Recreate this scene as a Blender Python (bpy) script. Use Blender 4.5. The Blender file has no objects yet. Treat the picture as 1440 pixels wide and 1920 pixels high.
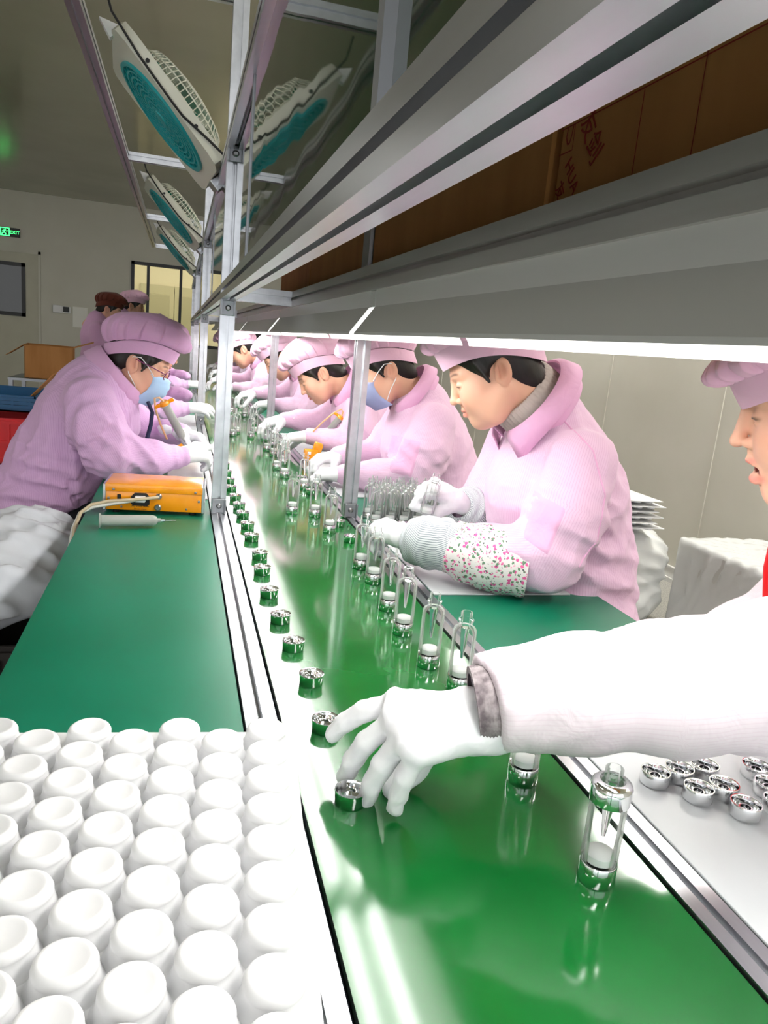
import bpy, bmesh, math, random
import numpy as np
from mathutils import Vector, Matrix
from mathutils.bvhtree import BVHTree
from mathutils import noise as mnoise

random.seed(7)
rng = np.random.default_rng(7)
scene = bpy.context.scene
col = scene.collection
PI = math.pi

# ------------------------------------------------------------------ camera
cam_data = bpy.data.cameras.new('camera')
cam = bpy.data.objects.new('camera', cam_data)
col.objects.link(cam)
cam_data.sensor_fit = 'VERTICAL'
cam_data.sensor_height = 36.0
cam_data.lens = 1380.0 / 1920.0 * 36.0
cam_data.clip_start = 0.02
def _camera_rotation():
    f, cx, cy, vx, vy, roll = 1380.0, 720.0, 960.0, 340.0, 618.0, math.radians(5.5)
    dY = np.array([vx - cx, vy - cy, f]); dY /= np.linalg.norm(dY)
    h = np.array([math.cos(roll), math.sin(roll), 0.0])
    up = np.cross(dY, h); up /= np.linalg.norm(up)
    if up[1] > 0: up = -up
    X = np.cross(dY, up); X /= np.linalg.norm(X)
    if X[0] < 0: X = -X
    R = np.array([X, dY, up])
    M = Matrix.Identity(4)
    for k, c in enumerate(((1, 0, 0), (0, -1, 0), (0, 0, -1))):
        w = R @ np.array(c, float)
        for r in range(3): M[r][k] = w[r]
    return M
cam.matrix_world = Matrix.Translation((0, 0, 1.25)) @ _camera_rotation()
scene.camera = cam

# ------------------------------------------------------------------ world, exposure
world = bpy.data.worlds.new('world'); scene.world = world
world.use_nodes = True
wb = world.node_tree.nodes['Background']
wb.inputs[0].default_value = (0.95, 0.97, 1.0, 1)
wb.inputs[1].default_value = 1.5
scene.view_settings.view_transform = 'Standard'
scene.view_settings.look = 'None'
scene.view_settings.gamma = 1.0
scene.view_settings.use_curve_mapping = False
scene.view_settings.exposure = 0.65
LED_STRENGTH = 15.5
cy_ = scene.cycles
cy_.use_denoising = True
cy_.use_adaptive_sampling = True; cy_.adaptive_threshold = .05
cy_.max_bounces = 12; cy_.transmission_bounces = 12; cy_.glossy_bounces = 4; cy_.diffuse_bounces = 3
cy_.transparent_max_bounces = 28
cy_.caustics_reflective = False; cy_.caustics_refractive = False
cy_.sample_clamp_indirect = 6.0

# ------------------------------------------------------------------ helpers
def srgb(r, g, b):
    f = lambda c: (c / 255 / 12.92) if c / 255 <= 0.04045 else ((c / 255 + 0.055) / 1.055) ** 2.4
    return (f(r), f(g), f(b), 1.0)

def mat(name, color, rough=0.5, metal=0.0, spec=0.5, trans=0.0, ior=1.45, emit=None, estr=0.0, sss=0.0, alpha=1.0, coat=0.0, sheen=0.0):
    m = bpy.data.materials.new(name); m.use_nodes = True
    b = m.node_tree.nodes['Principled BSDF']
    b.inputs['Base Color'].default_value = color if len(color) == 4 else (*color, 1)
    b.inputs['Roughness'].default_value = rough
    b.inputs['Metallic'].default_value = metal
    b.inputs['Specular IOR Level'].default_value = spec
    b.inputs['Transmission Weight'].default_value = trans
    b.inputs['IOR'].default_value = ior
    b.inputs['Alpha'].default_value = alpha
    b.inputs['Coat Weight'].default_value = coat
    b.inputs['Sheen Weight'].default_value = sheen
    if emit:
        b.inputs['Emission Color'].default_value = emit if len(emit) == 4 else (*emit, 1)
        b.inputs['Emission Strength'].default_value = estr
    if sss:
        b.inputs['Subsurface Weight'].default_value = sss
        b.inputs['Subsurface Radius'].default_value = (0.012, 0.005, 0.003)
        b.inputs['Subsurface Scale'].default_value = 1.0
    return m

def bsdf(m): return m.node_tree.nodes['Principled BSDF']
def N(m, kind, **kw):
    n = m.node_tree.nodes.new(kind)
    for k, v in kw.items(): setattr(n, k, v)
    return n
def LK(m, a, b): m.node_tree.links.new(a, b)

def noise_vary(m, c1, c2, scale=8.0, detail=4.0, stretch=(1, 1, 1), rough=None, bump=0.0, bscale=None, bdist=0.001, lo=0.35, hi=0.65):
    """mix two colours by object-space noise and add fine relief"""
    tc = N(m, 'ShaderNodeTexCoord'); mp = N(m, 'ShaderNodeMapping')
    mp.inputs['Scale'].default_value = stretch
    LK(m, tc.outputs['Object'], mp.inputs['Vector'])
    nz = N(m, 'ShaderNodeTexNoise'); nz.inputs['Scale'].default_value = scale; nz.inputs['Detail'].default_value = detail
    LK(m, mp.outputs['Vector'], nz.inputs['Vector'])
    rp = N(m, 'ShaderNodeValToRGB')
    rp.color_ramp.elements[0].position = lo; rp.color_ramp.elements[1].position = hi
    rp.color_ramp.elements[0].color = c1; rp.color_ramp.elements[1].color = c2
    LK(m, nz.outputs['Fac'], rp.inputs['Fac']); LK(m, rp.outputs['Color'], bsdf(m).inputs['Base Color'])
    if rough:
        mr = N(m, 'ShaderNodeMapRange'); mr.inputs['To Min'].default_value, mr.inputs['To Max'].default_value = rough
        LK(m, nz.outputs['Fac'], mr.inputs['Value']); LK(m, mr.outputs['Result'], bsdf(m).inputs['Roughness'])
    if bump:
        n2 = N(m, 'ShaderNodeTexNoise'); n2.inputs['Scale'].default_value = bscale or scale * 4; n2.inputs['Detail'].default_value = 3
        LK(m, mp.outputs['Vector'], n2.inputs['Vector'])
        bp = N(m, 'ShaderNodeBump'); bp.inputs['Strength'].default_value = bump; bp.inputs['Distance'].default_value = bdist
        LK(m, n2.outputs['Fac'], bp.inputs['Height']); LK(m, bp.outputs['Normal'], bsdf(m).inputs['Normal'])
    return m

class MB:
    """collects geometry for ONE mesh object"""
    def __init__(s): s.v = []; s.f = []
    def add(s, vs, fs):
        o = len(s.v); s.v += [tuple(map(float, p)) for p in vs]; s.f += [tuple(i + o for i in f) for f in fs]; return s
    def box(s, lo, hi, M=None):
        x0, y0, z0 = lo; x1, y1, z1 = hi
        vs = [(x0, y0, z0), (x1, y0, z0), (x1, y1, z0), (x0, y1, z0), (x0, y0, z1), (x1, y0, z1), (x1, y1, z1), (x0, y1, z1)]
        if M: vs = [tuple(M @ Vector(p)) for p in vs]
        return s.add(vs, [(3, 2, 1, 0), (4, 5, 6, 7), (0, 1, 5, 4), (1, 2, 6, 5), (2, 3, 7, 6), (3, 0, 4, 7)])
    def rbox(s, lo, hi, r, M=None, seg=2):
        bm = bmesh.new()
        bmesh.ops.create_cube(bm, size=1)
        for v in bm.verts:
            v.co = Vector([lo[i] + (v.co[i] + .5) * (hi[i] - lo[i]) for i in range(3)])
        bmesh.ops.bevel(bm, geom=bm.edges[:] , offset=r, segments=seg, affect='EDGES', profile=0.5)
        bm.verts.ensure_lookup_table(); bm.verts.index_update()
        vs = [tuple(M @ v.co) if M else tuple(v.co) for v in bm.verts]
        fs = [tuple(v.index for v in f.verts) for f in bm.faces]
        bm.free(); return s.add(vs, fs)
    def extrude(s, poly, p0, p1, ux, uy):
        """extrude a 2D outline from p0 to p1; ux, uy span the outline plane"""
        p0, p1, ux, uy = map(Vector, (p0, p1, ux, uy)); n = len(poly)
        vs = [p0 + ux * a + uy * b for a, b in poly] + [p1 + ux * a + uy * b for a, b in poly]
        fs = [(i, (i + 1) % n, n + (i + 1) % n, n + i) for i in range(n)] + [tuple(reversed(range(n))), tuple(range(n, 2 * n))]
        return s.add(vs, fs)
    def lathe(s, prof, n=24, M=None, closed=False):
        vs = []; fs = []; m = len(prof)
        for k in range(n):
            a = 2 * PI * k / n
            for r, z in prof:
                p = Vector((r * math.cos(a), r * math.sin(a), z)); vs.append(tuple(M @ p) if M else tuple(p))
        for k in range(n):
            for j in range(m - 1 if not closed else m):
                j2 = (j + 1) % m
                a, b, c, d = k * m + j, ((k + 1) % n) * m + j, ((k + 1) % n) * m + j2, k * m + j2
                fs.append((a, b, c, d))
        return s.add(vs, fs)
    def tube(s, pts, r, n=8, cap=True):
        pts = [Vector(p) for p in pts]; m = len(pts); vs = []; fs = []
        t0 = (pts[1] - pts[0]).normalized()
        u = t0.orthogonal().normalized()
        for i, p in enumerate(pts):
            t = (pts[min(i + 1, m - 1)] - pts[max(i - 1, 0)]).normalized()
            u = (u - t * u.dot(t)).normalized(); w = t.cross(u)
            rr = r[i] if isinstance(r, (list, tuple)) else r
            for k in range(n):
                a = 2 * PI * k / n; vs.append(tuple(p + (u * math.cos(a) + w * math.sin(a)) * rr))
        for i in range(m - 1):
            for k in range(n):
                a, b = i * n + k, i * n + (k + 1) % n
                fs.append((a, b, b + n, a + n))
        if cap: fs += [tuple(reversed(range(n))), tuple(range((m - 1) * n, m * n))]
        return s.add(vs, fs)
    def loft(s, rings, closed=True, cap=False):
        m = len(rings); n = len(rings[0]); vs = [tuple(p) for r in rings for p in r]; fs = []
        for i in range(m - 1):
            for k in range(n if closed else n - 1):
                a, b = i * n + k, i * n + (k + 1) % n
                fs.append((a, b, b + n, a + n))
        if cap: fs += [tuple(reversed(range(n))), tuple(range((m - 1) * n, m * n))]
        return s.add(vs, fs)
    def mesh(s, name, smooth=None):
        me = bpy.data.meshes.new(name); me.from_pydata(s.v, [], s.f); me.update()
        bm = bmesh.new(); bm.from_mesh(me); bmesh.ops.recalc_face_normals(bm, faces=bm.faces[:]); bm.to_mesh(me); bm.free()
        if smooth is not None: set_smooth(me, smooth)
        return me
    def build(s, name, material, parent=None, smooth=None):
        me = s.mesh(name, smooth); return obj(name, me, material, parent)

def set_smooth(me, deg):
    me.polygons.foreach_set('use_smooth', [True] * len(me.polygons))
    if deg < 179:
        bm = bmesh.new(); bm.from_mesh(me); th = math.radians(deg)
        for e in bm.edges:
            if len(e.link_faces) == 2 and e.calc_face_angle(0) > th: e.smooth = False
        bm.to_mesh(me); bm.free()
    me.update()

def obj(name, me, material, parent=None):
    o = bpy.data.objects.new(name, me); col.objects.link(o)
    if material and not me.materials: me.materials.append(material)
    if parent: o.parent = parent
    return o

def empty(name, loc=(0, 0, 0), rz=0.0):
    o = bpy.data.objects.new(name, None); col.objects.link(o); o.location = loc; o.rotation_euler = (0, 0, rz); o.empty_display_size = .05
    return o

def tag(o, label, cat, group=None):
    o['label'] = label; o['category'] = cat
    if group: o['group'] = group
    return o

def struct(o, label=None, cat=None):
    o['kind'] = 'structure'
    if label: o['label'] = label
    if cat: o['category'] = cat
    return o

def thing(name, label, cat, loc=(0, 0, 0), rz=0.0, group=None): return tag(empty(name, loc, rz), label, cat, group)

def dup(root, loc=None, rz=None, label=None):
    r = root.copy(); col.objects.link(r)
    if loc is not None: r.location = loc
    if rz is not None: r.rotation_euler = (0, 0, rz)
    if label: r['label'] = label
    for ch in list(root.children):
        c = ch.copy(); col.objects.link(c); c.parent = r
        for g in list(ch.children):
            d = g.copy(); col.objects.link(d); d.parent = c
    return r

ORD = ['nearest', 'second nearest', 'third nearest', 'fourth nearest', 'fifth nearest', 'sixth nearest', 'seventh nearest', 'eighth nearest', 'ninth nearest', 'tenth nearest',
       'eleventh nearest', 'twelfth nearest', 'thirteenth nearest', 'fourteenth nearest', 'fifteenth nearest', 'sixteenth nearest', 'seventeenth nearest', 'eighteenth nearest',
       'nineteenth nearest', 'twentieth nearest', 'twenty-first nearest', 'twenty-second nearest', 'twenty-third nearest', 'twenty-fourth nearest', 'twenty-fifth nearest', 'twenty-sixth nearest']

# T-slot aluminium extrusion outline, 40 x 40 mm
def tslot(w=.04, h=.04, slot=.0085, depth=.011):
    a, b = w / 2, h / 2; s = slot / 2
    P = []
    P += [(-a, -b), (-s, -b), (-s, -b + depth), (s, -b + depth), (s, -b), (a, -b)]
    P += [(a, -s), (a - depth, -s), (a - depth, s), (a, s), (a, b)]
    P += [(s, b), (s, b - depth), (-s, b - depth), (-s, b), (-a, b)]
    P += [(-a, s), (-a + depth, s), (-a + depth, -s), (-a, -s)]
    return P
TS = tslot(); TS_POST = tslot(.0394, .0394)

# ------------------------------------------------------------------ materials
M_ALU = noise_vary(mat('brushed_aluminium', srgb(195, 197, 200), .3, 1.0), srgb(186, 188, 192), srgb(202, 204, 208), 30, 3, (1, .06, 1))
M_ALU2 = noise_vary(mat('matte_aluminium', srgb(200, 198, 194), .4, .3), srgb(192, 188, 182), srgb(206, 204, 200), 30, 3, (1, .06, 1))
M_ALU_DK = mat('bracket_metal', srgb(150, 152, 156), .4, .8)
M_BOLT = mat('bolt_steel', srgb(150, 150, 150), .3, .9)
M_CHROME = mat('chrome', (.86, .87, .88, 1), .04, 1.0)
M_WHITE = mat('white_painted_metal', srgb(226, 226, 222), .34)
M_WHITE_PL = mat('white_plastic', srgb(240, 241, 242), .4)
M_TRAY = noise_vary(mat('white_tray_plastic', srgb(240, 240, 240), .42), srgb(232, 233, 235), srgb(238, 238, 239), 12)
M_BLACK = mat('black_plastic', srgb(16, 16, 17), .45)
M_GLASS = mat('clear_acrylic', (.97, .985, .98, 1), .02, trans=1.0, ior=1.46)
M_EMIT = mat('led_tube', (1, 1, 1, 1), .5, emit=(1.0, .985, .97, 1), estr=LED_STRENGTH)
M_BELT = noise_vary(mat('green_conveyor_belt', srgb(12, 92, 36), .12, spec=.6), srgb(10, 88, 34), srgb(15, 98, 40), 6, 3, (1, 1, 1), rough=(.08, .11), bump=.04, bscale=14, bdist=.002)
M_MAT = noise_vary(mat('green_table_mat', srgb(4, 98, 70), .38), srgb(0, 104, 76), srgb(4, 112, 84), 5, 3, rough=(.32, .42), bump=.05, bscale=180, bdist=.0003)
M_BOARD = noise_vary(mat('white_acrylic_board', srgb(214, 217, 218), .25), srgb(196, 200, 203), srgb(201, 205, 207), 9, 3, (1, 1, 1), rough=(.36, .4))
M_YELLOW = noise_vary(mat('orange_enamel', srgb(244, 152, 10), .25, coat=.3), srgb(240, 148, 8), srgb(248, 158, 14), 20)
M_WALL = noise_vary(mat('cream_wall_panel', srgb(196, 194, 176), .45), srgb(206, 204, 190), srgb(211, 209, 196), 2.0, bump=.03, bscale=60)
M_CEIL = noise_vary(mat('ceiling_panel', srgb(172, 170, 148), .16), srgb(169, 167, 145), srgb(175, 173, 151), 1.4, rough=(.12, .2))
M_FLOOR = noise_vary(mat('speckled_floor', srgb(165, 163, 155), .5), srgb(140, 139, 133), srgb(182, 180, 172), 120, 2, bump=.05, bscale=150)
M_CARD = noise_vary(mat('cardboard', srgb(158, 106, 56), .75), srgb(186, 128, 70), srgb(200, 142, 82), 14, 5, (1, 1, .2), bump=.12, bscale=90, bdist=.0006)
M_RED_INK = mat('red_ink', srgb(150, 40, 24), .7)
M_DKGREEN = mat('dark_green_glass', srgb(12, 44, 20), .03, spec=.6, coat=.4)
M_BLUE = mat('blue_crate_plastic', srgb(18, 92, 140), .4)
M_BLUE2 = mat('deep_blue_crate_plastic', srgb(10, 40, 140), .4)
M_RED = mat('red_crate_plastic', srgb(214, 14, 24), .4)
M_TEAL = mat('teal_fan_plastic', srgb(34, 160, 165), .4)
M_TEAL2 = mat('green_fan_blade', srgb(30, 130, 100), .4)
M_FANW = mat('fan_white_plastic', srgb(222, 222, 208), .4)
M_BAG = mat('white_film', srgb(225, 228, 234), .22, trans=.12, ior=1.2)

# ================================================================== THE ROOM
def slab(name, lo, hi, m, **kw):
    return struct(MB().box(lo, hi).build(name, m), **kw)
slab('floor', (-6, -4, -.1), (3.0, 15.2, 0), M_FLOOR)
slab('ceiling', (-6, -4, 2.92), (3.2, 15.2, 3.0), M_CEIL)
wr = slab('wall_right', (3.0, -4, 0), (3.2, 12.0, 2.92), M_WALL)
slab('wall_left', (-6.1, -4, 0), (-6, 15.2, 2.92), M_WALL)
# right wall panel joints
for yy in (1.2, 2.4, 3.6, 4.8, 6.0, 7.2, 8.4, 9.6, 10.8):
    MB().box((2.994, yy - .006, .1), (3.0, yy + .006, 2.92)).build('joint_strip', M_WALL, wr)
bb = MB(); bb.box((2.975, -4, 0), (3.0, 12, .03)); bb.box((2.985, -4, .03), (3.0, 12, .09)); bb.box((2.98, -4, .09), (3.0, 12, .1))
struct(bb.build('baseboard_right', M_WHITE))
# far wall with a window opening
WX0, WX1, WZ0, WZ1 = -.74, .72, 1.0, 2.17
fw = MB()
fw.box((-6, 12, 0), (WX0, 12.15, 2.92)); fw.box((WX1, 12, 0), (3.2, 12.15, 2.92))
fw.box((WX0, 12, 0), (WX1, 12.15, WZ0)); fw.box((WX0, 12, WZ1), (WX1, 12.15, 2.92))
struct(fw.build('wall_far', M_WALL))
M_FRAME = mat('black_window_frame', srgb(24, 24, 22), .4)
w1 = struct(empty('window_1', (0, 12, 0)))
wf = MB()
for (a, b, c, d) in ((WX0, WX1, WZ0, WZ0 + .045), (WX0, WX1, WZ1 - .045, WZ1), (WX0, WX0 + .045, WZ0, WZ1), (WX1 - .045, WX1, WZ0, WZ1)):
    wf.box((a, -.02, c), (b, .06, d))
wf.build('window_frame', M_FRAME, w1)
for xm in (-.50, -.03, .32):
    MB().box((xm - .02, -.01, WZ0), (xm + .02, .05, WZ1)).build('mullion', M_FRAME, w1)
M_PANE = mat('window_glass', (.95, .97, .95, 1), .02, trans=1.0, ior=1.02, spec=.4)
for xa, xb in ((WX0 + .045, -.52), (-.48, -.05), (-.01, .30), (.34, WX1 - .045)):
    MB().box((xa, .01, WZ0 + .045), (xb, .016, WZ1 - .045)).build('pane', M_PANE, w1)
# the lit room behind the window
slab('wall_back_room', (-3, 15.0, 0), (3, 15.2, 2.92), mat('back_room_wall', srgb(206, 196, 160), .6))
brd = thing('panel_door', 'pale panelled double door in lit room beyond far window', 'door', (-.2, 14.98, 0))
M_DOORP = mat('back_door_paint', srgb(176, 168, 132), .5)
for x0 in (-.55, .06):
    MB().box((x0, -.03, 0), (x0 + .6, 0, 2.02)).build('door_leaf', M_DOORP, brd)
    for z0, z1 in ((.15, .95), (1.05, 1.85)):
        MB().rbox((x0 + .08, -.05, z0), (x0 + .52, -.028, z1), .01).build('raised_panel', mat('door_panel_paint', srgb(160, 153, 118), .5), brd)
lamp2 = thing('ceiling_lamp', 'long white ceiling lamp in room beyond far window', 'lamp', (-.2, 13.6, 2.86))
MB().rbox((-1.6, -.1, 0), (1.6, .1, .06), .01).build('lamp_body', M_WHITE, lamp2)
MB().rbox((-1.55, -.08, -.02), (1.55, .08, .0), .005).build('diffuser', mat('lamp_diffuser', (1, 1, 1, 1), .5, emit=(1, .93, .78, 1), estr=22), lamp2)
# unseen ceiling lamps over the right aisle, plus fill lamps added on the left
M_CLAMP_R = mat('ceiling_lamp_diffuser', (1, 1, 1, 1), .5, emit=(1, .97, .92, 1), estr=27)
M_FILL_L = mat('fill_lamp_dim', (1, 1, 1, 1), .5, emit=(1, .97, .92, 1), estr=9)  # unseen lamps added as fill for the left side
M_FILL_F = mat('fill_lamp_far', (1, 1, 1, 1), .5, emit=(1, .97, .92, 1), estr=13)  # unseen lamp added to lift the far wall
def aisle_lamp(x, y, m, label):
    t = thing('ceiling_lamp', label, 'lamp', (x, y, 2.84), group='lamps over the aisles')
    MB().rbox((-.15, -.62, .03), (.15, .62, .08), .008).build('lamp_body', M_WHITE, t)
    MB().rbox((-.13, -.6, .01), (.13, .6, .03), .006).build('diffuser', m, t)
for y, w in ((.4, 'nearest'), (2.8, 'second nearest'), (5.2, 'third nearest'), (7.6, 'farthest')):
    aisle_lamp(2.55, y, M_CLAMP_R, 'long ceiling lamp over the right aisle, ' + w)
for y, w in ((-2.0, 'behind the camera'), (.6, 'level with the near table'), (3.4, 'level with the fans'), (7.4, 'farthest')):
    aisle_lamp(-2.9, y, M_FILL_F if y > 7 else M_FILL_L, 'unseen fill lamp added over the left aisle, ' + w)
# flush door with glazed hatch
d1 = struct(empty('door_1', (-2.0, 12, 0)))
M_DOOR = noise_vary(mat('cream_door', srgb(194, 192, 172), .42), srgb(190, 188, 168), srgb(197, 195, 176), 3)
MB().box((-1.05, -.012, .02), (0, 0, 2.1)).build('door_leaf', M_DOOR, d1)
jm = MB(); jm.box((0, -.02, 0), (.03, 0, 2.14)); jm.box((-1.08, -.02, 2.1), (.03, 0, 2.14)); jm.box((-1.08, -.02, 0), (-1.05, 0, 2.1))
jm.build('door_frame', M_WALL, d1)
gx0, gx1, gz0, gz1 = -.80, -.17, 1.22, 1.96
gf = MB()
for a, b, c, d in ((gx0, gx1, gz0, gz0 + .05), (gx0, gx1, gz1 - .05, gz1), (gx0, gx0 + .05, gz0, gz1), (gx1 - .05, gx1, gz0, gz1)): gf.box((a, -.03, c), (b, -.01, d))
gf.build('hatch_frame', M_FRAME, d1)
MB().box((gx0 + .05, -.02, gz0 + .05), (gx1 - .05, -.014, gz1 - .05)).build('pane', mat('dark_hatch_glass', srgb(46, 48, 40), .04, spec=.5), d1)

# exit sign
ex = thing('exit_sign', 'black illuminated exit sign with green running figure above cream door', 'sign', (-2.42, 11.98, 2.33))
MB().rbox((-.19, -.03, -.035), (.19, 0, .085), .004).build('sign_box', M_BLACK, ex)
M_GRN = mat('sign_green', srgb(20, 200, 60), .5, emit=(.05, 1, .18, 1), estr=2.2)
pg = MB()
for a, b, c, d in ((-.06, .06, -.03, -.02), (-.06, .06, .07, .08), (-.06, -.05, -.03, .08), (.05, .06, -.03, .08)): pg.box((a, -.034, c), (b, -.03, d))
pg.tube([(.0, -.033, .058), (.006, -.033, .05)], .011, 6)
pg.tube([(0, -.033, .045), (-.012, -.033, .015)], .008, 6)
pg.tube([(-.012, -.033, .015), (.012, -.033, .0), (.004, -.033, -.018)], .006, 6)
pg.tube([(-.012, -.033, .015), (-.03, -.033, .004), (-.042, -.033, -.01)], .006, 6)
pg.tube([(.0, -.033, .042), (.024, -.033, .032), (.034, -.033, .042)], .005, 6)
pg.tube([(.0, -.033, .042), (-.024, -.033, .04), (-.034, -.033, .024)], .005, 6)
pg.build('running_figure', M_GRN, ex)
def text_mesh(name, body, size, material, parent, M, extrude=.0008, align='CENTER'):
    cu = bpy.data.curves.new(name, 'FONT'); cu.body = body; cu.size = size; cu.extrude = extrude; cu.align_x = align
    to = bpy.data.objects.new(name, cu); col.objects.link(to)
    dg = bpy.context.evaluated_depsgraph_get(); me = bpy.data.meshes.new_from_object(to.evaluated_get(dg))
    bpy.data.objects.remove(to); me.name = name; me.materials.clear()
    o = obj(name, me, material, parent); o.matrix_local = M; return o
FRONT = Matrix.Rotation(PI / 2, 4, 'X')
text_mesh('exit_lettering', 'EXIT', .062, M_GRN, ex, Matrix.Translation((.125, -.031, .005)) @ FRONT)
text_mesh('exit_characters', '出口', .055, M_GRN, ex, Matrix.Translation((-.125, -.031, .007)) @ FRONT)

# wall thermostat and notice
th = thing('thermostat', 'white thermostat with dark screen on far wall beside cream door', 'thermostat', (-1.7, 12, 1.37))
MB().rbox((-.11, -.03, -.05), (.02, 0, .06), .008).build('housing', M_WHITE_PL, th)
MB().rbox((.02, -.035, -.045), (.13, 0, .05), .006).build('screen_bezel', M_WHITE_PL, th)
MB().rbox((.03, -.038, -.03), (.115, -.033, .045), .003).build('screen', M_BLACK, th)
tag(MB().box((-1.54, 11.985, 1.14), (-1.34, 12, 1.43)).build('paper_notice', mat('paper', srgb(244, 244, 238), .7)), 'white paper notice pinned to far wall right of thermostat', 'notice')

# ================================================================== ASSEMBLY LINE FRAME
line = thing('assembly_line', 'long green belt conveyor with aluminium rails, posts and overhead frame', 'conveyor', (.31, 2.1, 0))
LM = Matrix.Translation((-.31, -2.1, 0))
def lpart(mb, name, m, smooth=None, parent=None):
    o = mb.build(name, m, parent or line, smooth)
    if parent is None: o.matrix_local = LM
    return o
def prof(p0, p1, name='rail', m=None, ux=(1, 0, 0), uy=(0, 0, 1)):
    return lpart(MB().extrude(TS_POST if name in ('post', 'cross_rail', 'leg') else TS, p0, p1, ux, uy), name, m or M_ALU)
Y0, Y1 = -.6, 9.0
bl = MB(); bl.box((.147, Y0, .70), (.487, Y1, .75))
lpart(bl, 'belt', M_BELT)
lpart(MB().box((.138, Y0, .69), (.1425, Y1, .747)), 'belt_edge_strip', M_ALU)
lpart(MB().box((.1425, Y0, .69), (.1465, Y1, .738)), 'belt_gap_seal', mat('dark_blue_seal', srgb(14, 18, 44), .5))
lpart(MB().box((.4875, Y0, .69), (.49, Y1, .738)), 'belt_gap_seal', M_BLACK)
prof((.118, Y0, .734), (.118, Y1, .734), 'side_rail')
prof((.51, Y0, .734), (.51, Y1, .734), 'side_rail')
prof((.118, Y0, 1.359), (.118, Y1, 1.359), 'main_beam')
prof((.307, Y0, 1.359), (.307, Y1, 1.359), 'shelf_rail', M_ALU2)
prof((.50, Y0, 1.359), (.50, Y1, 1.359), 'shelf_rail')
prof((.118, Y0, 1.73), (.118, Y1, 1.73), 'panel_top_beam')
prof((-.30, -.3, 2.07), (-.30, 8.4, 2.07), 'fan_rail')
def bracket(c, nrm, w=.038, h=.04, parent=None):
    """cast corner bracket with an oval slot and a button bolt; nrm is the face normal"""
    n = Vector(nrm); u = Vector((0, 0, 1)); r = u.cross(n)
    M = Matrix((( *r, 0), (*u, 0), (*n, 0), (0, 0, 0, 1))).transposed().to_4x4()
    M = Matrix.Translation(c) @ M
    mb = MB(); mb.rbox((-w / 2, -h / 2, 0), (w / 2, h / 2, .006), .002, M)
    mb.box((-w / 2, -h / 2, 0), (-w / 2 + .004, h / 2 + .0, .018), M); mb.box((w / 2 - .004, -h / 2, 0), (w / 2, h / 2, .018), M)
    b = lpart(mb, 'corner_bracket', M_ALU_DK)
    bo = MB(); bo.lathe([(0, .012), (.004, .012), (.0075, .009), (.008, .005), (0, .005)], 12, M)
    k = obj('bolt', bo.mesh('bolt', 40), M_BOLT, b)
    return b
for i, y in enumerate((2.1, 4.2, 6.3, 8.4)):
    prof((.118, y, .754), (.118, y, 2.09), 'post', ux=(1, 0, 0), uy=(0, 1, 0))
    prof((.50, y, .754), (.50, y, 1.339), 'post', ux=(1, 0, 0), uy=(0, 1, 0))
    prof((.138, y, 1.359), (.287, y, 1.359), 'cross_rail', ux=(0, 1, 0), uy=(0, 0, 1))
    prof((.327, y, 1.359), (.48, y, 1.359), 'cross_rail', ux=(0, 1, 0), uy=(0, 0, 1))
    prof((-.28, y, 2.07), (.098, y, 2.07), 'cross_rail', ux=(0, 1, 0), uy=(0, 0, 1))
    for x in (.118, .50):
        bracket((x, y - .0205, .776), (0, -1, 0)); bracket((x, y - .0205, 1.318), (0, -1, 0))
    bracket((.118, y - .0205, 1.70), (0, -1, 0))
    for x in (.118, .51):
        prof((x, y, 0), (x, y, .714), 'leg', ux=(1, 0, 0), uy=(0, 1, 0))
for x in (.118, .51):
    prof((x, 0, 0), (x, 0, .714), 'leg', ux=(1, 0, 0), uy=(0, 1, 0))
prof((.118, 0, .754), (.118, 0, 2.09), 'post', ux=(1, 0, 0), uy=(0, 1, 0))
# glossy dark-green panes, wavy like film-covered glass
M_PANEL = mat('dark_green_pane', srgb(14, 46, 22), .03, spec=.35)
tc = N(M_PANEL, 'ShaderNodeTexCoord'); wv = N(M_PANEL, 'ShaderNodeTexNoise'); wv.inputs['Scale'].default_value = 5; wv.inputs['Detail'].default_value = 1
bp = N(M_PANEL, 'ShaderNodeBump'); bp.inputs['Strength'].default_value = .2; bp.inputs['Distance'].default_value = .004
LK(M_PANEL, tc.outputs['Object'], wv.inputs['Vector']); LK(M_PANEL, wv.outputs['Fac'], bp.inputs['Height']); LK(M_PANEL, bp.outputs['Normal'], bsdf(M_PANEL).inputs['Normal'])
M_PANEL2 = mat('grey_pane', srgb(70, 78, 66), .04, spec=.7)
for a, b, x, m in ((.02, .50, .122, M_DKGREEN), (.49, 1.50, .116, M_PANEL), (1.50, 2.078, .122, M_DKGREEN)):
    lpart(MB().box((x - .0025, a, 1.379), (x + .0025, b, 1.71)), 'pane', m)
for a, b, x in ((2.122, 3.2, .116), (3.19, 4.178, .122), (4.222, 5.3, .116), (5.29, 6.278, .122), (6.322, 8.378, .118)):
    lpart(MB().box((x - .0025, a, 1.379), (x + .0025, b, 1.71)), 'pane', M_PANEL2)
for y in (.492, 1.496, 3.19, 5.29):
    lpart(MB().box((.111, y - .008, 1.379), (.127, y + .008, 1.71)), 'pane_edge_strip', M_ALU_DK)

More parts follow.
